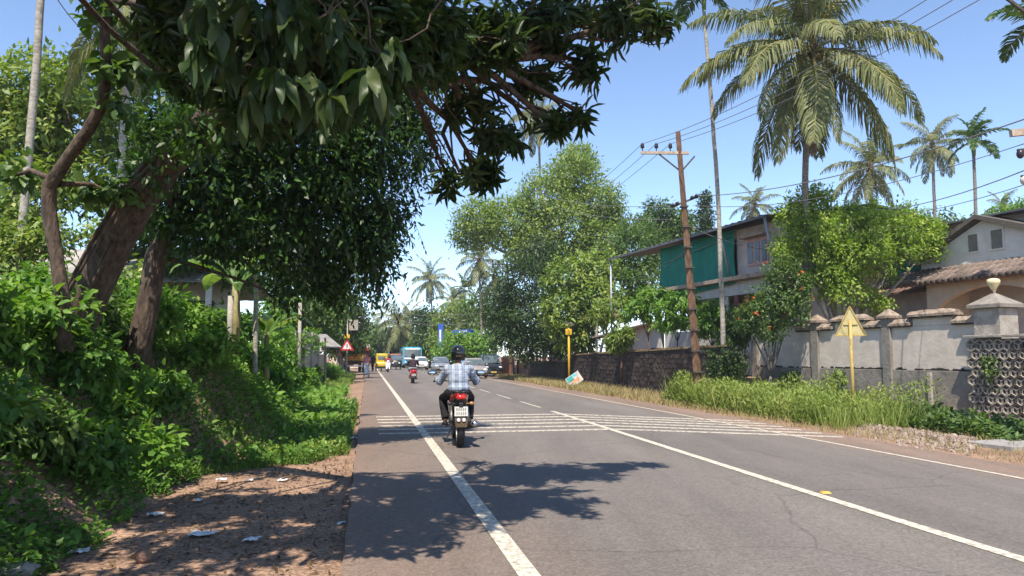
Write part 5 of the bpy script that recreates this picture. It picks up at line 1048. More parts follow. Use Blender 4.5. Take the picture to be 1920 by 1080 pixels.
for bl_, src in [(q, 7) for q in range(0, 5)] + [(5, 9), (6, 10), (7, 11), (8, 11), (9, 11), (10, 10), (11, 9), (12, 10), (13, 9), (14, 9), (15, 10), (16, 10), (17, 10), (18, 8), (19, 7), (20, 7)]:
    e = near_blobs[bl_][0]; rr = near_blobs[bl_][1][0]; q = limb(b, tk[src], e, .045, .018, 6, .05)
    for j in range(7): limb(b, q[random.choice((2, 3, 4, 5))], e + Vector((random.uniform(-1, 1), random.uniform(-1, 1), random.uniform(-.9, .7))).normalized() * rr * random.uniform(.6, 1), .014, .005, 5, -.04, 4, .12)
for e, r_ in over: limb(b, tk[7] if e.x > -4 else tk[6], e, .032, .014, 6, .10)
b.tube([A(960, 170, 7.4), A(1000, 200, 7.4), A(1050, 218, 7.35), A(1085, 215, 7.3)], [.022, .018, .013, .008], 6); b.tube([tk[9], A(840, 150, 6.6), A(900, 150, 6.9), A(960, 170, 7.4)], [.05, .04, .03, .022], 7)
b.tube([tk[10], A(860, 180, 7.0), A(830, 250, 7.8), A(860, 320, 8.2), A(930, 340, 8.2)], [.04, .03, .024, .018, .01], 6)
b.build('trunk', M['bark'], mango, True, world=True)
LB = near_blobs[:5] + near_blobs[18:]; RB = [(c_, tuple(.86 * k_ for k_ in r_)) for c_, r_ in near_blobs[5:18]]
_, _, _, C1a, O1a = cloud(LB, 760, .1, .25, 1); _, _, _, C1b, O1b = cloud(RB, 235, .1, .15, 1); C1 = np.concatenate([C1a, C1b]); O1 = np.concatenate([O1a, O1b])
_, _, _, C2, O2 = cloud(over, 1150, .1, .1, 1)
cr = link('crown', rosettes(C1, O1, 13, .20, .05, 'l', M['mango'], 'crown', mango), mango); tag(cr, None, None, None, 'stuff')
cr2 = link('upper_crown', rosettes(C2, O2, 13, .22, .058, 'l', M['mango'], 'upper_crown', mango), mango); tag(cr2, None, None, None, 'stuff')
# the biggest, nearest leaves hang one by one
def big_leaf(seed):
    g = random.Random(seed); b = MB(); n = 7; L = .24; c = g.uniform(.5, 1.1); tw = g.uniform(-.4, .4)
    for i in range(n + 1):
        t = i / n; w_ = .034 * math.sin(math.pi * min(1, t * .93 + .05)) ** .8; x = L * t; z = -c * .12 * t * t; dz = .014 * math.sin(9 * t + seed)
        b.v += [(x, -w_, z + .010 + dz + tw * w_ * t), (x, 0, z), (x, w_, z + .010 - dz - tw * w_ * t)]
    for i in range(n):
        o = 3 * i; b.f += [(o, o + 1, o + 4, o + 3), (o + 1, o + 2, o + 5, o + 4)]
    me = bpy.data.meshes.new('leaf'); me.from_pydata(b.v, [], b.f); a = me.attributes.new('rnd', 'FLOAT', 'POINT'); a.data.foreach_set('value', np.full(len(b.v), g.uniform(.2, 1), np.float32)); me.materials.append(M['mango']); me.polygons.foreach_set('use_smooth', [True] * len(me.polygons)); return me
BL = [big_leaf(i) for i in range(10)]
for j in range(34):
    px_ = random.uniform(340, 760); py_ = random.uniform(-10, 190 if px_ > 420 else 120); c = A(px_, py_, random.uniform(3.9, 4.6)) - mo
    for i in range(8):
        link('leaf', random.choice(BL), cr, c + Vector((random.uniform(-.02, .02), random.uniform(-.02, .02), random.uniform(-.03, .03))), (random.uniform(-.5, .5), R(random.uniform(15, 85)), i * 2.4 + random.uniform(-.4, .4)), (random.uniform(.75, 1.15),) * 3)
b = MB()
for j in range(12): px_ = random.uniform(340, 760); limb(b, A(px_ + random.uniform(-160, 160), -80, 4.5), A(px_, random.uniform(20, 170), 4.25), .008, .003, 5, -.12, 6, .3)
b.build('twig', M['twig'], mango, world=True)

# ------------------------------------------------------------------ the vine-hung tree behind it
vt = thing('vine_covered_tree', 'dark tree smothered in small leaved vines left of the road', 'tree', A(262, 655, 10.2)); vt.location.z = gz(vt.location.x, vt.location.y)
b = MB(); tk2 = [A(255, 690, 10.3), A(262, 640, 10.2), A(280, 560, 10.2), A(292, 480, 10.2), A(330, 400, 10.2), A(400, 320, 10.4), A(500, 250, 10.8), A(620, 230, 11.3), A(720, 220, 11.6)]
b.tube(tk2, [.2, .165, .15, .14, .12, .10, .09, .07, .05], 10)
vb_ = [blob(*q) for q in ((318, 262, 7.9, 40), (385, 235, 7.6, 52), (290, 335, 8.2, 24), (250, 330, 8.6, 25), (330, 250, 9.6, 70), (300, 390, 9.9, 55), (350, 330, 9.8, 90), (400, 420, 10.2, 85), (420, 230, 10.2, 110), (500, 330, 10.8, 110), (520, 190, 10.6, 115), (600, 300, 11.2, 120), (640, 180, 11.2, 105), (700, 250, 11.6, 95), (745, 160, 11.8, 80), (770, 240, 12, 55),
    (500, 440, 11, 85), (600, 420, 11.5, 95), (670, 350, 11.8, 90), (690, 440, 12, 70), (640, 490, 12, 65), (560, 500, 11.6, 55), (705, 505, 12.3, 35), (735, 395, 12.2, 40), (765, 330, 12.2, 30), (715, 470, 12.4, 34), (625, 545, 12, 34), (700, 545, 12.5, 20), (790, 290, 12.4, 26), (540, 555, 11.8, 30), (800, 120, 12.3, 60), (440, 100, 10, 90), (590, 60, 11, 100), (720, 70, 11.6, 90))]
for e, r_ in vb_:
    src = min(tk2[3:], key=lambda p: (p - e).length); q = limb(b, src, e, .04, .012, 5, .02)
    for j in range(5): limb(b, q[-2], e + Vector((random.uniform(-1, 1), random.uniform(-1, 1), random.uniform(-1, .6))).normalized() * r_[0] * .9, .01, .004, 4, -.03, 3)
b.build('trunk', M['bark'], vt, True, world=True)
crown('crown', vb_, 46000, .22, .115, .052, 'q', M['vine'], vt, .45, .35, 16)
b = MB(); P = []; Dv = []
for j in range(90):                            # trailing strands with paired leaflets
    e, r_ = random.choice(vb_[11:30]); p = e + Vector((random.uniform(-.9, .9) * r_[0], random.uniform(-.7, .3) * r_[1], -random.uniform(.3, .9) * r_[2])); L = random.uniform(.25, .6); a = random.uniform(-.3, 1.2); pts = []
    for i in range(6): t = i / 5; pts.append(p + Vector((a * L * t * .7, 0, -L * t * (0.5 + .5 * t))))
    b.tube(pts, .004, 3)
    for i in range(11): t = i / 10 * 4.99; k = int(t); q = pts[k].lerp(pts[k + 1], t - k); P.append(tuple(q)); Dv.append((random.uniform(-.5, .5), random.uniform(-.3, .3), -1 + .3 * random.random()))
tag(b.build('tendrils', M['twig'], vt, world=True), None, None, None, 'stuff')
P = np.array(P) - np.array(vt.location); tag(link('trailing_leaves', leaf_mesh('trailing_leaves', P, np.array(Dv), unit(len(P)), .10, .035, 'q', M['vine']), vt), None, None, None, 'stuff')

ct = thing('crooked_tree', 'slender crooked dark tree bending up at the far left', 'tree', A(118, 600, 8.0)); ct.location.z = gz(ct.location.x, ct.location.y)
b = MB(); tk3 = [A(122, 660, 8.0), A(118, 560, 8.0), A(104, 470, 8.0), A(92, 400, 8), A(92, 350, 8), A(125, 300, 7.9), A(165, 245, 7.8), A(190, 200, 7.7), A(200, 140, 7.6), A(196, 70, 7.5), A(203, 0, 7.4), A(215, -70, 7.3)]
b.tube(tk3, [.09, .075, .07, .078, .078, .066, .064, .06, .055, .052, .05, .045], 9); b.tube([tk3[10], A(270, 8, 7.4), A(360, 15, 7.2), A(450, 40, 6.8)], [.04, .03, .025, .015], 7); b.tube([A(95, 335, 8), A(60, 320, 8.2), A(20, 330, 8.4)], [.04, .03, .015], 6); b.tube([A(100, 345, 8), A(170, 345, 8.2), A(230, 370, 8.4)], [.035, .025, .012], 6)
b.build('trunk', M['bark'], ct, True, world=True)
crown('crown', [blob(*q) for q in ((225, 60, 7.6, 38), (240, 130, 7.7, 32), (215, 190, 7.7, 30), (200, 120, 7.6, 25), (30, 325, 8.4, 30), (230, 365, 8.4, 35), (170, 350, 8.3, 28), (185, 10, 7.4, 30))], 420, .12, .15, .10, 'l', M['mid'], ct, .3, .1, 6)

# ------------------------------------------------------------------ trees and palms behind the left bank
tree('broadleaf_tree', 'sunlit broadleaf tree behind the crooked tree at the far left', on_ground(-16, 21), [blob(*q) for q in ((60, 170, 20, 85), (130, 230, 20, 95), (30, 260, 20, 95), (150, 330, 20, 80), (60, 360, 19, 80), (-30, 200, 20, 90), (120, 140, 21, 60), (230, 270, 21, 60), (200, 180, 22, 60), (10, 420, 19, 60))], 15000, .32, .22, .10, 'yellowgreen', .22, bark='bark_grey')
tree('low_screen_tree', 'low leafy tree in front of the old house roof at the far left', on_ground(-12.5, 17), [blob(*q) for q in ((20, 470, 17, 55), (90, 440, 17, 40), (-60, 440, 17, 60), (190, 430, 18, 38), (60, 540, 16, 40), (250, 520, 17, 30))], 4200, .25, .17, .085, 'yellowgreen', .1, bark='bark_pale', shell=.3)
tree('screen_tree', 'dense green tree filling the gap behind the vine covered tree', on_ground(-13, 25), [blob(*q) for q in ((320, 200, 24, 110), (420, 330, 24, 110), (270, 420, 24, 80), (350, 450, 24, 90), (450, 470, 25, 80), (300, 100, 24, 90))], 12000, .35, .24, .11, 'mid', .25)
palm('bare pale palm trunk rising at the far left edge', on_ground(-8.05, 17), A(112, -420, 17), .10, 14, 'coco', .8, seed=1, bark='bark_pale', nuts=False, dry=0)
palm('pale trunked palm with drooping fronds behind the crooked tree', on_ground(-5.95, 17.5), A(243, 20, 17.5), .10, 16, 'coco', .55, seed=3, bark='bark_pale', nuts=False, dry=1)
palm('slim palm trunk with dry sheaths beside the vine covered tree', on_ground(-2.1, 14), A(484, 240, 14), .05, 8, 'areca', .8, seed=5, bark='bark_pale', nuts=False, name='areca_palm')
def banana(label, px, pyb, d, H, n, seed):
    rs = random.Random(seed); p = A(px, pyb, d); p.z = gz(p.x, p.y); t = thing('banana_plant', label, 'banana plant', p, 0, 'banana plants'); b = MB(); b.tube([(0, 0, -.2), (.03, 0, H * .3), (0, 0, H * .6)], [.09, .08, .06], 10); b.build('stem', M['stalk'], t, True)
    for i in range(n):
        az = i * 2.4 + rs.random(); up = rs.uniform(.5, 1.25); L = rs.uniform(.9, 1.4) * H * .45; m = 12; b = MB(); c = Vector((math.cos(az), math.sin(az), 0)); sd2 = Vector((-math.sin(az), math.cos(az), 0)); q = Vector((0, 0, H * .55))
        for k in range(m + 1):
            u = k / m; e = up - 1.9 * u * u; q = q + (c * math.cos(e) + Vector((0, 0, math.sin(e)))) * L / m; w_ = .19 * min(1, max(0.06, math.sin(math.pi * min(1, max(0, u - .12) / .86)))) ** .6 if u > .12 else .02; z = Vector((0, 0, -w_ * .35 + rs.uniform(-.015, .015)))
            b.v += [tuple(q - sd2 * w_ + z), tuple(q), tuple(q + sd2 * w_ + z)]
        for k in range(m): o = 3 * k; b.f += [(o, o + 1, o + 4, o + 3), (o + 1, o + 2, o + 5, o + 4)]
        me = bpy.data.meshes.new('banana_leaf'); me.from_pydata(b.v, [], b.f); a = me.attributes.new('rnd', 'FLOAT', 'POINT'); a.data.foreach_set('value', np.full(len(b.v), rs.random(), np.float32)); me.materials.append(M['banana']); link('leaf', me, t)
banana('banana plant with pale green torn leaves behind the bank', 440, 600, 13.4, 2.5, 9, 1); banana('smaller banana plant behind the slim palm trunk', 500, 610, 17, 2.2, 8, 6)

# ------------------------------------------------------------------ right and far trees
tree('rain_tree', 'tall round headed light green tree over the right roadside', on_ground(15.5, 62), [blob(*q) for q in ((1075, 330, 62, 55), (1020, 370, 61, 60), (1120, 380, 61, 50), (960, 420, 61, 60), (1060, 430, 60, 65), (1130, 460, 60, 50), (900, 410, 62, 48), (1000, 470, 60, 55), (1085, 300, 63, 35), (880, 440, 63, 35), (1145, 410, 62, 35))], 38000, .55, .30, .14, 'yellowgreen', .42, bark='bark_pale', per=18, shell=.45)
tree('dark_jackfruit_tree', 'dense dark green tree below the round headed tree', on_ground(15.2, 55), [blob(*q) for q in ((985, 530, 55, 60), (1000, 600, 54, 60), (960, 620, 55, 45), (1020, 480, 56, 45), (940, 580, 56, 40), (1040, 640, 53, 40), (985, 650, 54, 40))], 18000, .45, .26, .12, 'dark', .3, per=14, shell=.4, fork=.3)
tree('glossy_tree', 'glossy leaved tree with pale leaf tips above the laterite wall', on_ground(15.0, 49), [blob(*q) for q in ((1075, 520, 49, 55), (1110, 560, 48, 50), (1060, 590, 48, 50), (1120, 500, 50, 40), (1080, 630, 48, 40))], 7500, .4, .36, .16, 'yellowgreen', .22, kind='l', per=12, shell=.4, fork=.35)
tree('shade_tree', 'mid green tree left of the green net house', on_ground(21, 55), [blob(*q) for q in ((1180, 470, 54, 60), (1215, 530, 52, 50), (1165, 540, 53, 50), (1200, 430, 56, 35), (1240, 480, 56, 40))], 9000, .45, .32, .14, 'mid', .28, per=14)
tree('background_tree', 'round tree rising behind the sheet roof left of the leaning pole', on_ground(28, 68), [blob(*q) for q in ((1235, 405, 68, 34), (1265, 425, 68, 32), (1215, 430, 69, 28), (1250, 450, 68, 35), (1290, 420, 69, 25))], 6000, .55, .4, .18, 'mid', .3, per=14)
tree('ivy_spire', 'narrow ivy covered spire behind the sheet roof', on_ground(28, 60), [blob(1322, 375, 60, 12, (1, 1, 1.6)), blob(1323, 405, 60, 16, (1, 1, 1.5)), blob(1323, 440, 60, 17, (1, 1, 1.5)), blob(1323, 480, 60, 17, (1, 1, 1.5))], 3500, .25, .22, .14, 'dark', .25, per=10, fork=.7, limbs=0)
pb = A(1528, 620, 27); pb.z = -.3
palm('tall coconut palm with full drooping crown above the flowering bush', pb, A(1522, 95, 26), .14, 34, 'coco', 1.06, seed=12, bow=-.35, dry=3)
ab = A(1357, 640, 29); ab.z = .6
palm('very tall thin areca palm beside the leaning iron pole', ab, A(1320, 15, 29), .10, 10, 'areca', 1.0, seed=4, bark='bark_pale', bow=.12, nuts=False, name='areca_palm')
for lab, px, pyt, pxb, d, sc_, sd2, kd, n in (('coconut palm with dry hanging fronds between the tall palm and the areca palm', 1632, 315, 1640, 52, .80, 21, 'far', 26), ('coconut palm right of the tall crown with dead fronds under it', 1748, 272, 1762, 58, .70, 22, 'far', 22), ('small coconut palm top over the sheet roof', 1416, 385, 1416, 70, .62, 23, 'far', 18),
        ('half hidden coconut palm over the porch gable', 1880, 392, 1884, 55, .45, 24, 'far', 16), ('coconut palm behind the round headed tree', 1010, 220, 1020, 74, .88, 25, 'far', 24),
        ('lone tall coconut palm in the middle of the sky gap', 806, 527, 818, 112, .95, 26, 'far', 24), ('full coconut palm at the end of the road', 748, 610, 752, 118, 1.15, 27, 'far', 26), ('hazy coconut palm left of the one at the road end', 705, 622, 708, 140, 1.1, 28, 'far', 22), ('coconut palm behind the blue banner', 850, 565, 856, 118, .85, 29, 'far', 22),
        ('tall dark trunked coconut palm beside the round headed tree', 898, 490, 906, 80, .78, 30, 'far', 18), ('short coconut palm behind the blue signboard', 866, 605, 868, 96, .6, 31, 'far', 16), ('coconut palm with ragged crown by the far power pole', 925, 520, 930, 84, .7, 32, 'far', 18), ('far coconut palm right of the road end', 785, 628, 786, 135, .95, 33, 'far', 20), ('pale coconut palm seen between road end and banner', 765, 600, 770, 128, .9, 34, 'far', 18)):
    bs_ = A(pxb, 668, d); bs_.z = gz(bs_.x, d); palm(lab, bs_, A(px, pyt, d), .15, n, kd, sc_, 'coconut palms', sd2, 'bark_grey', 0, True, 0)
bs_ = A(1836, 668, 46); bs_.z = -.3; palm('dark areca palm with stiff upright fronds above the porch house', bs_, A(1826, 290, 46), .13, 11, 'areca', 1.05, 'areca palms', 41, 'bark_grey', 0, False, 0, 'areca_palm')
bs_ = A(871, 668, 120); bs_.z = 0; palm('distant areca palm behind the coconut palms', bs_, A(870, 556, 120), .12, 10, 'areca', 1.4, 'areca palms', 42, 'bark_grey', 0, False, 0, 'areca_palm')
bs_ = A(1935, 668, 20); bs_.z = -.3; palm('areca palm whose fronds poke in at the right edge', bs_, A(1945, 85, 20), .08, 9, 'areca', .75, 'areca palms', 43, 'bark_pale', 0, False, 0, 'areca_palm')

# far tree line, each its own tree
FT = [('dark round tree at the left end of the sky gap', -9.5, 60, ((640, 590, 60, 40), (600, 560, 58, 45), (670, 610, 62, 25), (610, 620, 58, 40)), 'dark'), ('green tree over the left boundary wall', -7.5, 38, ((560, 590, 38, 40), (600, 600, 40, 40), (540, 560, 36, 45), (620, 570, 42, 40)), 'mid'), ('bright tree behind the warning triangle', -8, 70, ((650, 640, 70, 28), (625, 630, 68, 30), (670, 650, 72, 20)), 'mid'),
      ('tall dark tree behind the vine covered tree', -12, 45, ((520, 480, 45, 70), (600, 500, 46, 60), (560, 420, 45, 60), (640, 540, 48, 50)), 'dark'), ('dark round tree right of the lone coconut palm', 22, 105, ((800, 600, 105, 24), (815, 620, 104, 25), (795, 640, 103, 20)), 'dark'), ('pale dusty tree behind the tall blue banner', 24, 100, ((845, 600, 100, 30), (870, 590, 100, 30), (830, 640, 98, 28), (885, 600, 98, 28)), 'yellowgreen'),
      ('olive tree behind the tall dark trunked palm', 22, 92, ((900, 580, 92, 40), (930, 560, 90, 40), (915, 620, 90, 35), (945, 600, 88, 35)), 'mid'), ('low yellow green tree behind the silver saloon', 15.5, 78, ((860, 650, 78, 28), (885, 655, 77, 25), (835, 665, 79, 20), (905, 650, 76, 25)), 'bright'), ('dark tree at the bend of the road', 12, 128, ((720, 640, 128, 28), (745, 650, 126, 28), (770, 645, 126, 28)), 'dark'),
      ('hazy tree left of the road bend', -4, 120, ((690, 640, 122, 28), (675, 630, 118, 28), (700, 660, 122, 20)), 'mid'), ('bushy tree right of the road bend', 20, 115, ((790, 660, 115, 28), (815, 665, 112, 22), (775, 670, 116, 18)), 'mid'), ('tree behind the porch house roof', 40, 52, ((1900, 420, 52, 35), (1860, 430, 52, 30), (1940, 410, 52, 40)), 'bright'), ('tree far behind the flowering bush', 36, 62, ((1700, 430, 62, 35), (1760, 420, 62, 30), (1640, 440, 62, 40), (1590, 430, 62, 35), (1790, 440, 60, 25)), 'mid')]
for i, (lab, u, d, bl_, mt_) in enumerate(FT):
    B_ = [blob(*q) for q in bl_]; pc = B_[0][0]; base = Vector((pc.x, d + .5, gz(pc.x, d))); tree('broadleaf_tree', lab, base, B_, 4200, .09 * d ** .5, .05 * d ** .5 , .024 * d ** .5, mt_, .22, group='background trees', per=14, limbs=2, fork=.4)

# ------------------------------------------------------------------ bushes in the yards on the right
tree('yard_bush', 'big sunlit lime green bush spreading over the compound wall', (A(1545, 700, 25.5).x + 1, 27.5, -.3), [blob(*q) for q in ((1520, 420, 27, 45), (1580, 430, 27, 60), (1650, 430, 27, 60), (1720, 430, 27.5, 45), (1600, 490, 26.5, 50), (1540, 480, 26.5, 50), (1660, 490, 27, 40), (1500, 400, 27, 35), (1540, 370, 27, 25), (1690, 460, 27, 40), (1590, 545, 26, 38), (1640, 560, 26.3, 28), (1760, 440, 28, 25), (1485, 450, 27, 35), (1490, 400, 26.6, 38), (1530, 440, 26.2, 48), (1475, 480, 26.4, 30), (1515, 365, 26.8, 22), (1620, 470, 26, 50), (1740, 470, 27.6, 35), (1620, 400, 27.5, 35), (1690, 405, 28, 30), (1555, 520, 26.4, 40))], 23000, .2, .16, .07, 'lime', .10, bark='bark_pale', cat='bush', per=12, shell=.3, fork=.25)
tree('flowering_bush', 'dark bush with orange red flowers leaning over the wall end', (A(1445, 700, 26).x, 26.6, -.3), [blob(*q) for q in ((1450, 560, 26, 45), (1470, 510, 26, 40), (1420, 590, 26, 38), (1480, 580, 25.8, 40), (1440, 620, 25.8, 30), (1500, 540, 26, 32), (1395, 600, 26.2, 25))], 7500, .16, .12, .06, 'mid', .07, cat='bush', per=12, shell=.35, fork=.25, flowers=90)
for i, (lab, px, py, d, r_, mt_) in enumerate((('pale green cassava shrub behind the laterite wall left of the pole', 1215, 570, 36, 35, 'bright'), ('taller cassava shrub just left of the leaning pole', 1270, 580, 34, 38, 'bright'), ('light green shrub right of the leaning pole', 1335, 595, 32, 32, 'bright'), ('feathery shrub above the open shed', 1150, 580, 42, 36, 'yellowgreen'), ('yellow green croton shrub over the laterite wall', 1165, 635, 38, 20, 'yellowgreen'), ('round green shrub near the flowering bush', 1385, 620, 30, 26, 'mid'))):
    c = A(px, py, d); rr = r_ * d / FPX; tree('garden_shrub', lab, (c.x, d, .6), [(c, (rr, rr, rr)), (c + Vector((.6 * rr, .2, .5 * rr)), (rr * .6,) * 3), (c + Vector((-.6 * rr, .2, -.3 * rr)), (rr * .7,) * 3)], 1500, .16, .26, .085, mt_, .05, kind='l', cat='shrub', group='garden shrubs', per=9, shell=.3, fork=.4, bark='bark_red', droop=.7)
b = MB(); c = A(1125, 690, 43); b.tube([A(1122, 700, 43), A(1126, 660, 43), A(1133, 630, 43), A(1128, 605, 43)], [.09, .08, .07, .05], 8); b.tube([A(1132, 632, 43), A(1145, 612, 43)], [.05, .03], 7); o = b.build('bare_trunk', M['bark_pale'], None, True); tag(o, 'pale bare crooked tree stem before the laterite wall', 'tree stem')

# ------------------------------------------------------------------ undergrowth on the left bank
def shrub(name, label, u, d, h, w_, n, L, W, mt_, kind='q', group=None, droop=.3, stems=7):
    p = on_ground(u, d); t = thing(name, label, 'plant', p, 0, group); b = MB()
    for i in range(stems):
        e = Vector((random.uniform(-1, 1) * w_ * .7, random.uniform(-1, 1) * w_ * .7, h * random.uniform(.5, 1))); limb(b, (0, 0, -.05), e, .012, .004, 4, 0, 3)
    b.build('stem', M['stem'], t); bl_ = [(p + Vector((random.uniform(-.5, .5) * w_, random.uniform(-.5, .5) * w_, h * random.uniform(.35, .75))), (w_ * .6, w_ * .6, h * .4)) for _ in range(5)]
    crown('foliage', bl_, n, .09, L, W, kind, M[mt_], t, droop, .1, 9); return t
M['stem'] = mat('green_stem', (.10, .13, .04), rough=.7)
SH = [(-2.7, 7.4, .6, .5, 'herb'), (-3.0, 6.6, .6, .5, 'mid'), (-3.4, 9.0, .8, .6, 'herb'), (-3.7, 10.0, .8, .6, 'mid'), (-2.6, 8.9, .55, .5, 'bright'), (-2.7, 10.2, .6, .5, 'herb'), (-2.5, 11.3, .6, .55, 'bright'), (-3.1, 5.6, .6, .5, 'herb'), (-3.6, 7.9, .8, .6, 'bright'), (-3.3, 8.3, .7, .5, 'herb'), (-3.0, 9.5, .8, .6, 'bright'), (-3.2, 10.6, .9, .65, 'bright'), (-3.6, 11.8, 1.0, .7, 'herb'), (-3.2, 12.8, .9, .7, 'bright'), (-2.9, 13.8, .8, .6, 'herb'), (-2.4, 14.8, .8, .6, 'bright'), (-3.0, 16, 1.0, .8, 'herb'), (-2.3, 17.5, .7, .6, 'bright'), (-2.8, 19, .9, .8, 'bright'), (-2.2, 21, .7, .6, 'herb'), (-2.7, 23, .9, .8, 'bright'),
      (-4.4, 9.8, 1.1, .8, 'bright'), (-4.6, 11.2, 1.2, .9, 'herb'), (-4.3, 12.8, 1.2, .9, 'bright'), (-4.6, 14.5, 1.3, 1.0, 'herb'), (-4.2, 7.2, .9, .6, 'herb'), (-4.0, 6.2, .8, .55, 'mid'), (-4.6, 5.4, .8, .6, 'herb'), (-5.4, 7.6, 1.0, .8, 'bright'), (-5.9, 9.6, 1.1, .9, 'yellowgreen'), (-6.2, 11.6, 1.2, 1.0, 'bright'), (-5.4, 13.4, 1.2, 1.0, 'yellowgreen'), (-6.6, 14.6, 1.4, 1.1, 'bright'), (-2.2, 26, .7, .7, 'bright'), (-2.6, 30, .8, .8, 'herb'), (-2.1, 35, .7, .8, 'bright'), (-2.5, 41, .8, .9, 'herb'), (-2.2, 47, .7, .8, 'bright'), (-3, 53, .9, 1.0, 'herb')]
SH.sort(key=lambda q: q[1]); ORD = 'nearest second third fourth fifth sixth seventh eighth ninth tenth eleventh twelfth thirteenth fourteenth fifteenth sixteenth seventeenth eighteenth nineteenth twentieth twenty-first twenty-second twenty-third twenty-fourth twenty-fifth twenty-sixth twenty-seventh twenty-eighth twenty-ninth thirtieth'.split(); cnt = {'crest': 0, 'slope': 0}
for i, (u, d, h, w_, mt_) in enumerate(SH):
    hgt = 'crest' if u < -4 else 'slope'; tone = {'herb': 'deep green', 'bright': 'bright green', 'yellowgreen': 'yellow green', 'mid': 'dull green'}[mt_]; k = cnt[hgt]; cnt[hgt] += 1
    shrub('bank_shrub', f'{tone} shrub, {ORD[k]} from the camera along the {hgt} of the left bank', u, d, h, w_, int(1100 * w_ / .6), .13 if d < 16 else .16, .06 if d < 16 else .075, mt_, 'l' if d < 12 else 'q', 'bank shrubs')
def cover(name, label, n, fu, fd, L, W, mt_, kind, hmax, up=.6, cat='ground cover', dens=None, keep=None):
    P = []; k = 0
    while len(P) < n and k < n * 6:
        k += 1; d = fd(); u = fu(d)
        if keep and not keep(u, d): continue
        p = RU(u, d); p.z = gz(p.x, p.y) + random.random() ** 1.5 * hmax * (.5 + .5 * mnoise.noise(Vector((p.x * .9, p.y * .9, 0)))); P.append(tuple(p))
    P = np.array(P); m = len(P); D = unit(m) * np.array((1, 1, .5)) + np.array((0, 0, up)); N = unit(m) * .6 + np.array((0, -.2, 1)); d_ = np.clip(P[:, 1] / 14, .75, 2.6); patch = np.array([.5 + .6 * mnoise.noise(Vector((p[0] * .8, p[1] * .8, 5))) for p in P])
    me = leaf_mesh(name, P, D, N, L * d_ * (.6 + .8 * rng.random(m)), W * d_ * (.7 + .6 * rng.random(m)), kind, M[mt_], .5 * patch + .5 * rng.random(m)); return tag(link(name, me), label, cat, None, 'stuff')
U = random.uniform
bank_keep = lambda u, d: not (d < 11.5 and u > -2.25 + 1.6 * sm(9.0, 11.5, d) + .35 * mnoise.noise(Vector((u * 2, d * 2, 1)))) and not (d > 22 and u > -.95 + .3 * mnoise.noise(Vector((d * .7, 0, 1)))) and mnoise.noise(Vector((u * 1.1, d * .9, 2.5))) > -.6 - .2 * (u > -2.2)
cover('creeping_weeds', 'mat of small leaved weeds over the left bank', 95000, lambda d: U(-5.6, -.3), lambda: 3.2 + 23 * random.random() ** 1.6, .08, .046, 'herb', 'q', .42, .5, keep=bank_keep)
cover('broad_weeds', 'broad leaved weeds among the ground cover of the left bank', 19000, lambda d: U(-6.8, -.6), lambda: 3.2 + 26 * random.random() ** 1.4, .15, .075, 'bright', 'l', .5, .35, keep=bank_keep)
cover('sunny_weeds', 'pale yellow green weeds on the sunny stretch of the left verge', 24000, lambda d: U(-3.4, -.3) , lambda: 11 + 40 * random.random() ** 1.5, .07, .036, 'weed', 'q', .45, .6, keep=bank_keep)
cover('bank_top_growth', 'tangled green growth behind the crest of the left bank', 16000, lambda d: U(-16, -4.2), lambda: U(6, 34), .16, .075, 'mid', 'q', 1.1, .5)
cover('verge_grass', 'green grass along the left edge of the road', 34000, lambda d: U(-3.0, -.25), lambda: 9.5 + 45 * random.random() ** 1.5, .14, .012, 'grassy', 'b', .03, 2.2, keep=bank_keep)
cover('right_weeds', 'tall sunlit weeds on the right verge before the walls', 26000, lambda d: U(11.2, 13.2 + (1.3 if d < 25 else 0)), lambda: U(18.8, 28.5), .085, .028, 'weed', 'q', 1.5, .9)
cover('right_tall_grass', 'tall pale grass stalks among the weeds of the right verge', 6000, lambda d: U(11.2, 14.0), lambda: U(18, 28.5), .42, .012, 'weed', 'b', .15, 2.6)
cover('right_grass', 'yellowing grass along the right road edge', 12000, lambda d: U(10.55, 13), lambda: U(12, 62), .12, .011, 'drygrass', 'b', .03, 1.6)
cover('wall_foot_plants', 'green plants growing along the foot of the compound wall', 9000, lambda d: 15.2 + (20 - d) * -.1 + U(-1.9, -.2), lambda: U(15, 26), .13, .06, 'mid', 'l', .65, .5)
cover('fallen_leaves', 'dry fallen leaves and twigs littering the dirt shoulder', 3800, lambda d: U(-3.2, -.2), lambda: 3.5 + 8.5 * random.random(), .075, .03, 'litter', 'q', .012, .02)
cover('road_leaves', 'few dry leaves scattered on the paved shoulder', 60, lambda d: U(-.1, 1.2), lambda: U(4, 14), .05, .025, 'litter', 'q', .0, .02)
# climbers
def climber(label, pts, n, mt_, r_, L=.1, W=.07):
    P0 = sum((Vector(p) for p in pts), Vector()) / len(pts); base = Vector((P0.x, P0.y, gz(P0.x, P0.y))); t = thing('climbing_vine', label, 'vine', base, 0, 'climbing vines'); b = MB()
    for p in pts: limb(b, base + Vector((U(-.2, .2), 0, 0)), p, .012, .005, 4)
    b.build('stem', M['stem'], t, world=True); crown('foliage', [(Vector(p), (r_, r_ * .5, r_)) for p in pts], n, .12, L, W, 'q', M[mt_], t, .4, .1, 8)
climber('leafy creeper covering the near end of the laterite wall', [RU(13.0, d, z) + Vector((0, -.15, 0)) for d in (26.6, 27.4, 28.2) for z in (.3, .9, 1.5)], 3200, 'dark', .5)
climber('creeper with pale shoots over the pierced block wall', [Vector((12.57 + .313 * s + .3, 20 - .95 * s - .7, z)) for s in (.2, .9, 1.6, 2.3) for z in (.0, .5)] + [Vector((12.4, 19.3, 1.2)), Vector((13.1, 18.2, 1.1))], 3000, 'mid', .4)
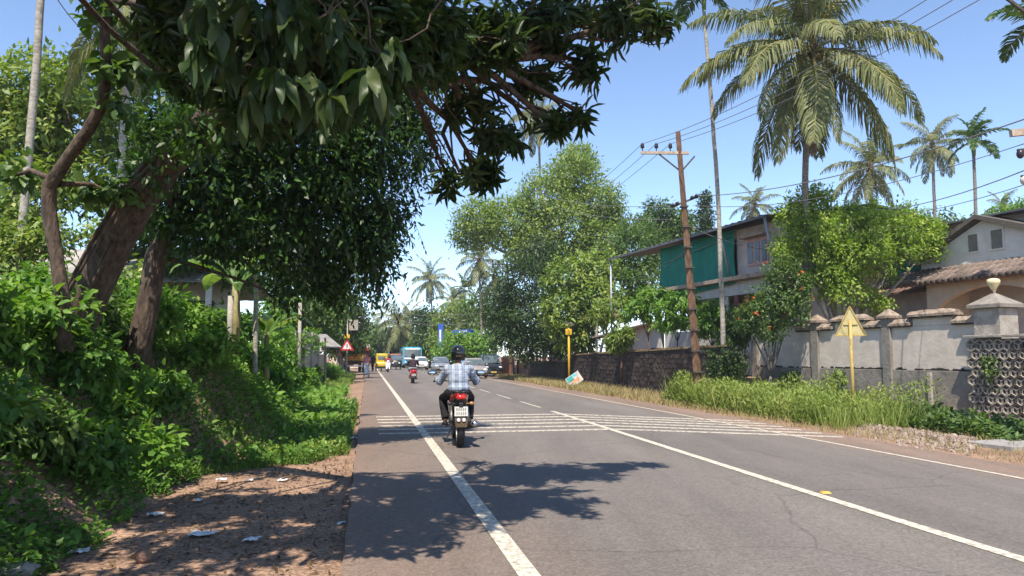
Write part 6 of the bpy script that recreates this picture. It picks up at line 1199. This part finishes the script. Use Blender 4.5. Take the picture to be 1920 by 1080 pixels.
climber('tangled creeper hanging over the left boundary wall', [A(px, py, d) for px, py, d in ((505, 600, 19.5), (520, 620, 21), (540, 640, 23), (560, 640, 26), (580, 640, 29), (510, 650, 19))], 3200, 'bright', .6, .12, .07)
climber('thin weeds climbing the white panel left of the yellow sign', [Vector((12.57 + .313 * s - .25, 20 - .95 * s - .1, z)) for s in (-5.3, -4.9, -7.2, -7.8) for z in (.2, .7)], 900, 'grassy', .3)

# ------------------------------------------------------------------ litter, stones, gravel, slab
def rock(name, label, p, r, m, seed, cat='stone', group=None):
    g = random.Random(seed); bm = bmesh.new(); bmesh.ops.create_icosphere(bm, subdivisions=2, radius=1)
    for v in bm.verts: v.co *= 1 + .35 * mnoise.noise(v.co * 1.7 + Vector((seed, 0, 0))); v.co.x *= r[0]; v.co.y *= r[1]; v.co.z *= r[2]
    me = bpy.data.meshes.new(name); bm.to_mesh(me); bm.free(); me.materials.append(m); return tag(link(name, me, None, p, (0, 0, g.random() * 6)), label, cat, group)
M['stone'] = mat('brown_stone', (.30, .17, .11), (.17, .10, .07), 9, .95, .6); M['stone_g'] = mat('grey_stone', (.26, .25, .23), (.15, .145, .135), 8, .95, .5)
q = G(268, 1042, -.03); rock('stone', 'reddish stone on the dirt shoulder', q, (.075, .06, .05), M['stone'], 3); q = G(25, 1075, .0); rock('stone', 'flat grey stone at the lower left corner', q + Vector((0, 0, .02)), (.14, .10, .06), M['stone_g'], 5)
M['litter_w'] = mat('white_wrapper', (.62, .65, .66), (.48, .50, .52), 12, .5)
for i, (px, py, w_, h, lab) in enumerate(((292, 962, .13, .07, 'crumpled white wrapper at the edge of the weeds'), (380, 997, .2, .1, 'flattened white packet in the middle of the dirt shoulder'), (148, 1030, .14, .08, 'white plastic scrap near the lower left corner'), (415, 900, .12, .07, 'pale paper scrap where the dirt shoulder meets grass'), (372, 935, .06, .05, 'tiny blue white scrap beside the weeds'), (470, 898, .05, .05, 'small white scrap lying further along the dirt'), (655, 822, .26, .14, 'white plastic bag in the grass by the road edge'), (530, 898, .1, .05, 'grey white paper strip on the dirt shoulder'), (640, 980, .05, .06, 'white scrap close to the broken asphalt edge'), (472, 1008, .12, .06, 'dull flattened carton scrap on the dirt'))):
    p = G(px, py, -.04); b = MB(); n = 5; hh = .03 if i != 6 else .06
    for a in range(n + 1):
        for c in range(n + 1): b.v.append(((a / n - .5) * w_ + U(-.01, .01) * w_ * 6, (c / n - .5) * h * 1.6 + U(-.1, .1) * h, hh * abs(mnoise.noise(Vector((a * .7 + i, c * .7, 0)))) * 1.5 + .004))
    b.f = [(a * (n + 1) + c, (a + 1) * (n + 1) + c, (a + 1) * (n + 1) + c + 1, a * (n + 1) + c + 1) for a in range(n) for c in range(n)]; b.m = [0] * len(b.f); o = b.build('litter_scrap', M['litter_w'], None, loc=p, rot=(0, 0, U(-.4, .4))); o.location.z = max(gz(p.x, p.y), -.06) + (.02 if i in (3, 6) else .0); tag(o, lab, 'litter', 'roadside litter')
    m_ = o.modifiers.new('t', 'SOLIDIFY'); m_.thickness = .003
b = MB(); icos = []
for s_ in range(4):
    bm = bmesh.new(); bmesh.ops.create_icosphere(bm, subdivisions=1, radius=1)
    for v in bm.verts: v.co *= 1 + .5 * mnoise.noise(v.co * 1.3 + Vector((s_ * 5, 0, 0)))
    bm.verts.index_update(); icos.append(([v.co.copy() for v in bm.verts], [tuple(v.index for v in f.verts) for f in bm.faces])); bm.free()
for i in range(1700):
    t = random.random(); px = 1605 + 225 * t; py = 800 + 34 * t + random.gauss(0, 8 + 5 * math.sin(math.pi * t)); p = G(px, py, -.31); r_ = random.choice((.012, .018, .02, .025, .03, .05)); vs, fs = random.choice(icos); hp = .10 * math.exp(-((py - 800 - 34 * t) / 7) ** 2)
    E = Euler((U(0, 6), U(0, 6), U(0, 6))).to_matrix(); b.add([p + Vector((0, 0, random.random() * hp + .01)) + E @ (v * r_) for v in vs], fs)
tag(b.build('gravel_heap', mat('pale_rubble', (.40, .31, .255), (.16, .12, .095), 9, .95)), 'heap of pale rubble and gravel along the right verge', 'gravel', None, 'stuff')
p = G(1885, 838, -.3); b = MB(); b.box((0, 0, 0), (1.5, 1.0, .12)); o = b.build('concrete_slab', mat('slab_grey', (.30, .29, .275), (.22, .21, .20), 5, .9, .3), None, bevel=.015, loc=(p.x + .25, p.y + .1, -.28), rot=(0, 0, R(20))); tag(o, 'grey concrete slab lying by the road at the right edge', 'slab')
b = MB(); b.tube([G(1228, 737, -.25), G(1250, 739, -.22), G(1272, 747, -.25)], [.05, .05, .04], 8); o = b.build('fallen_log', M['bark_pale']); tag(o, 'pale fallen branch at the foot of the laterite wall', 'log')
# ------------------------------------------------------------------ the air
b = MB(); b.box((-500, 845, 13.5), (3300, 2030, 36)); hz_ = b.build('haze', None); hz_.data.materials.clear()
hm = bpy.data.materials.new('humid_air'); hm.use_nodes = True; t = hm.node_tree; t.nodes.remove(t.nodes['Principled BSDF'])
pv = t.nodes.new('ShaderNodeVolumePrincipled'); pv.inputs['Color'].default_value = (.86, .92, 1, 1); pv.inputs['Density'].default_value = .0005; pv.inputs['Anisotropy'].default_value = .2
t.links.new(pv.outputs[0], t.nodes['Material Output'].inputs['Volume']); hz_.data.materials.append(hm); tag(hz_, 'thin humid haze over the whole street', 'haze', None, 'stuff')
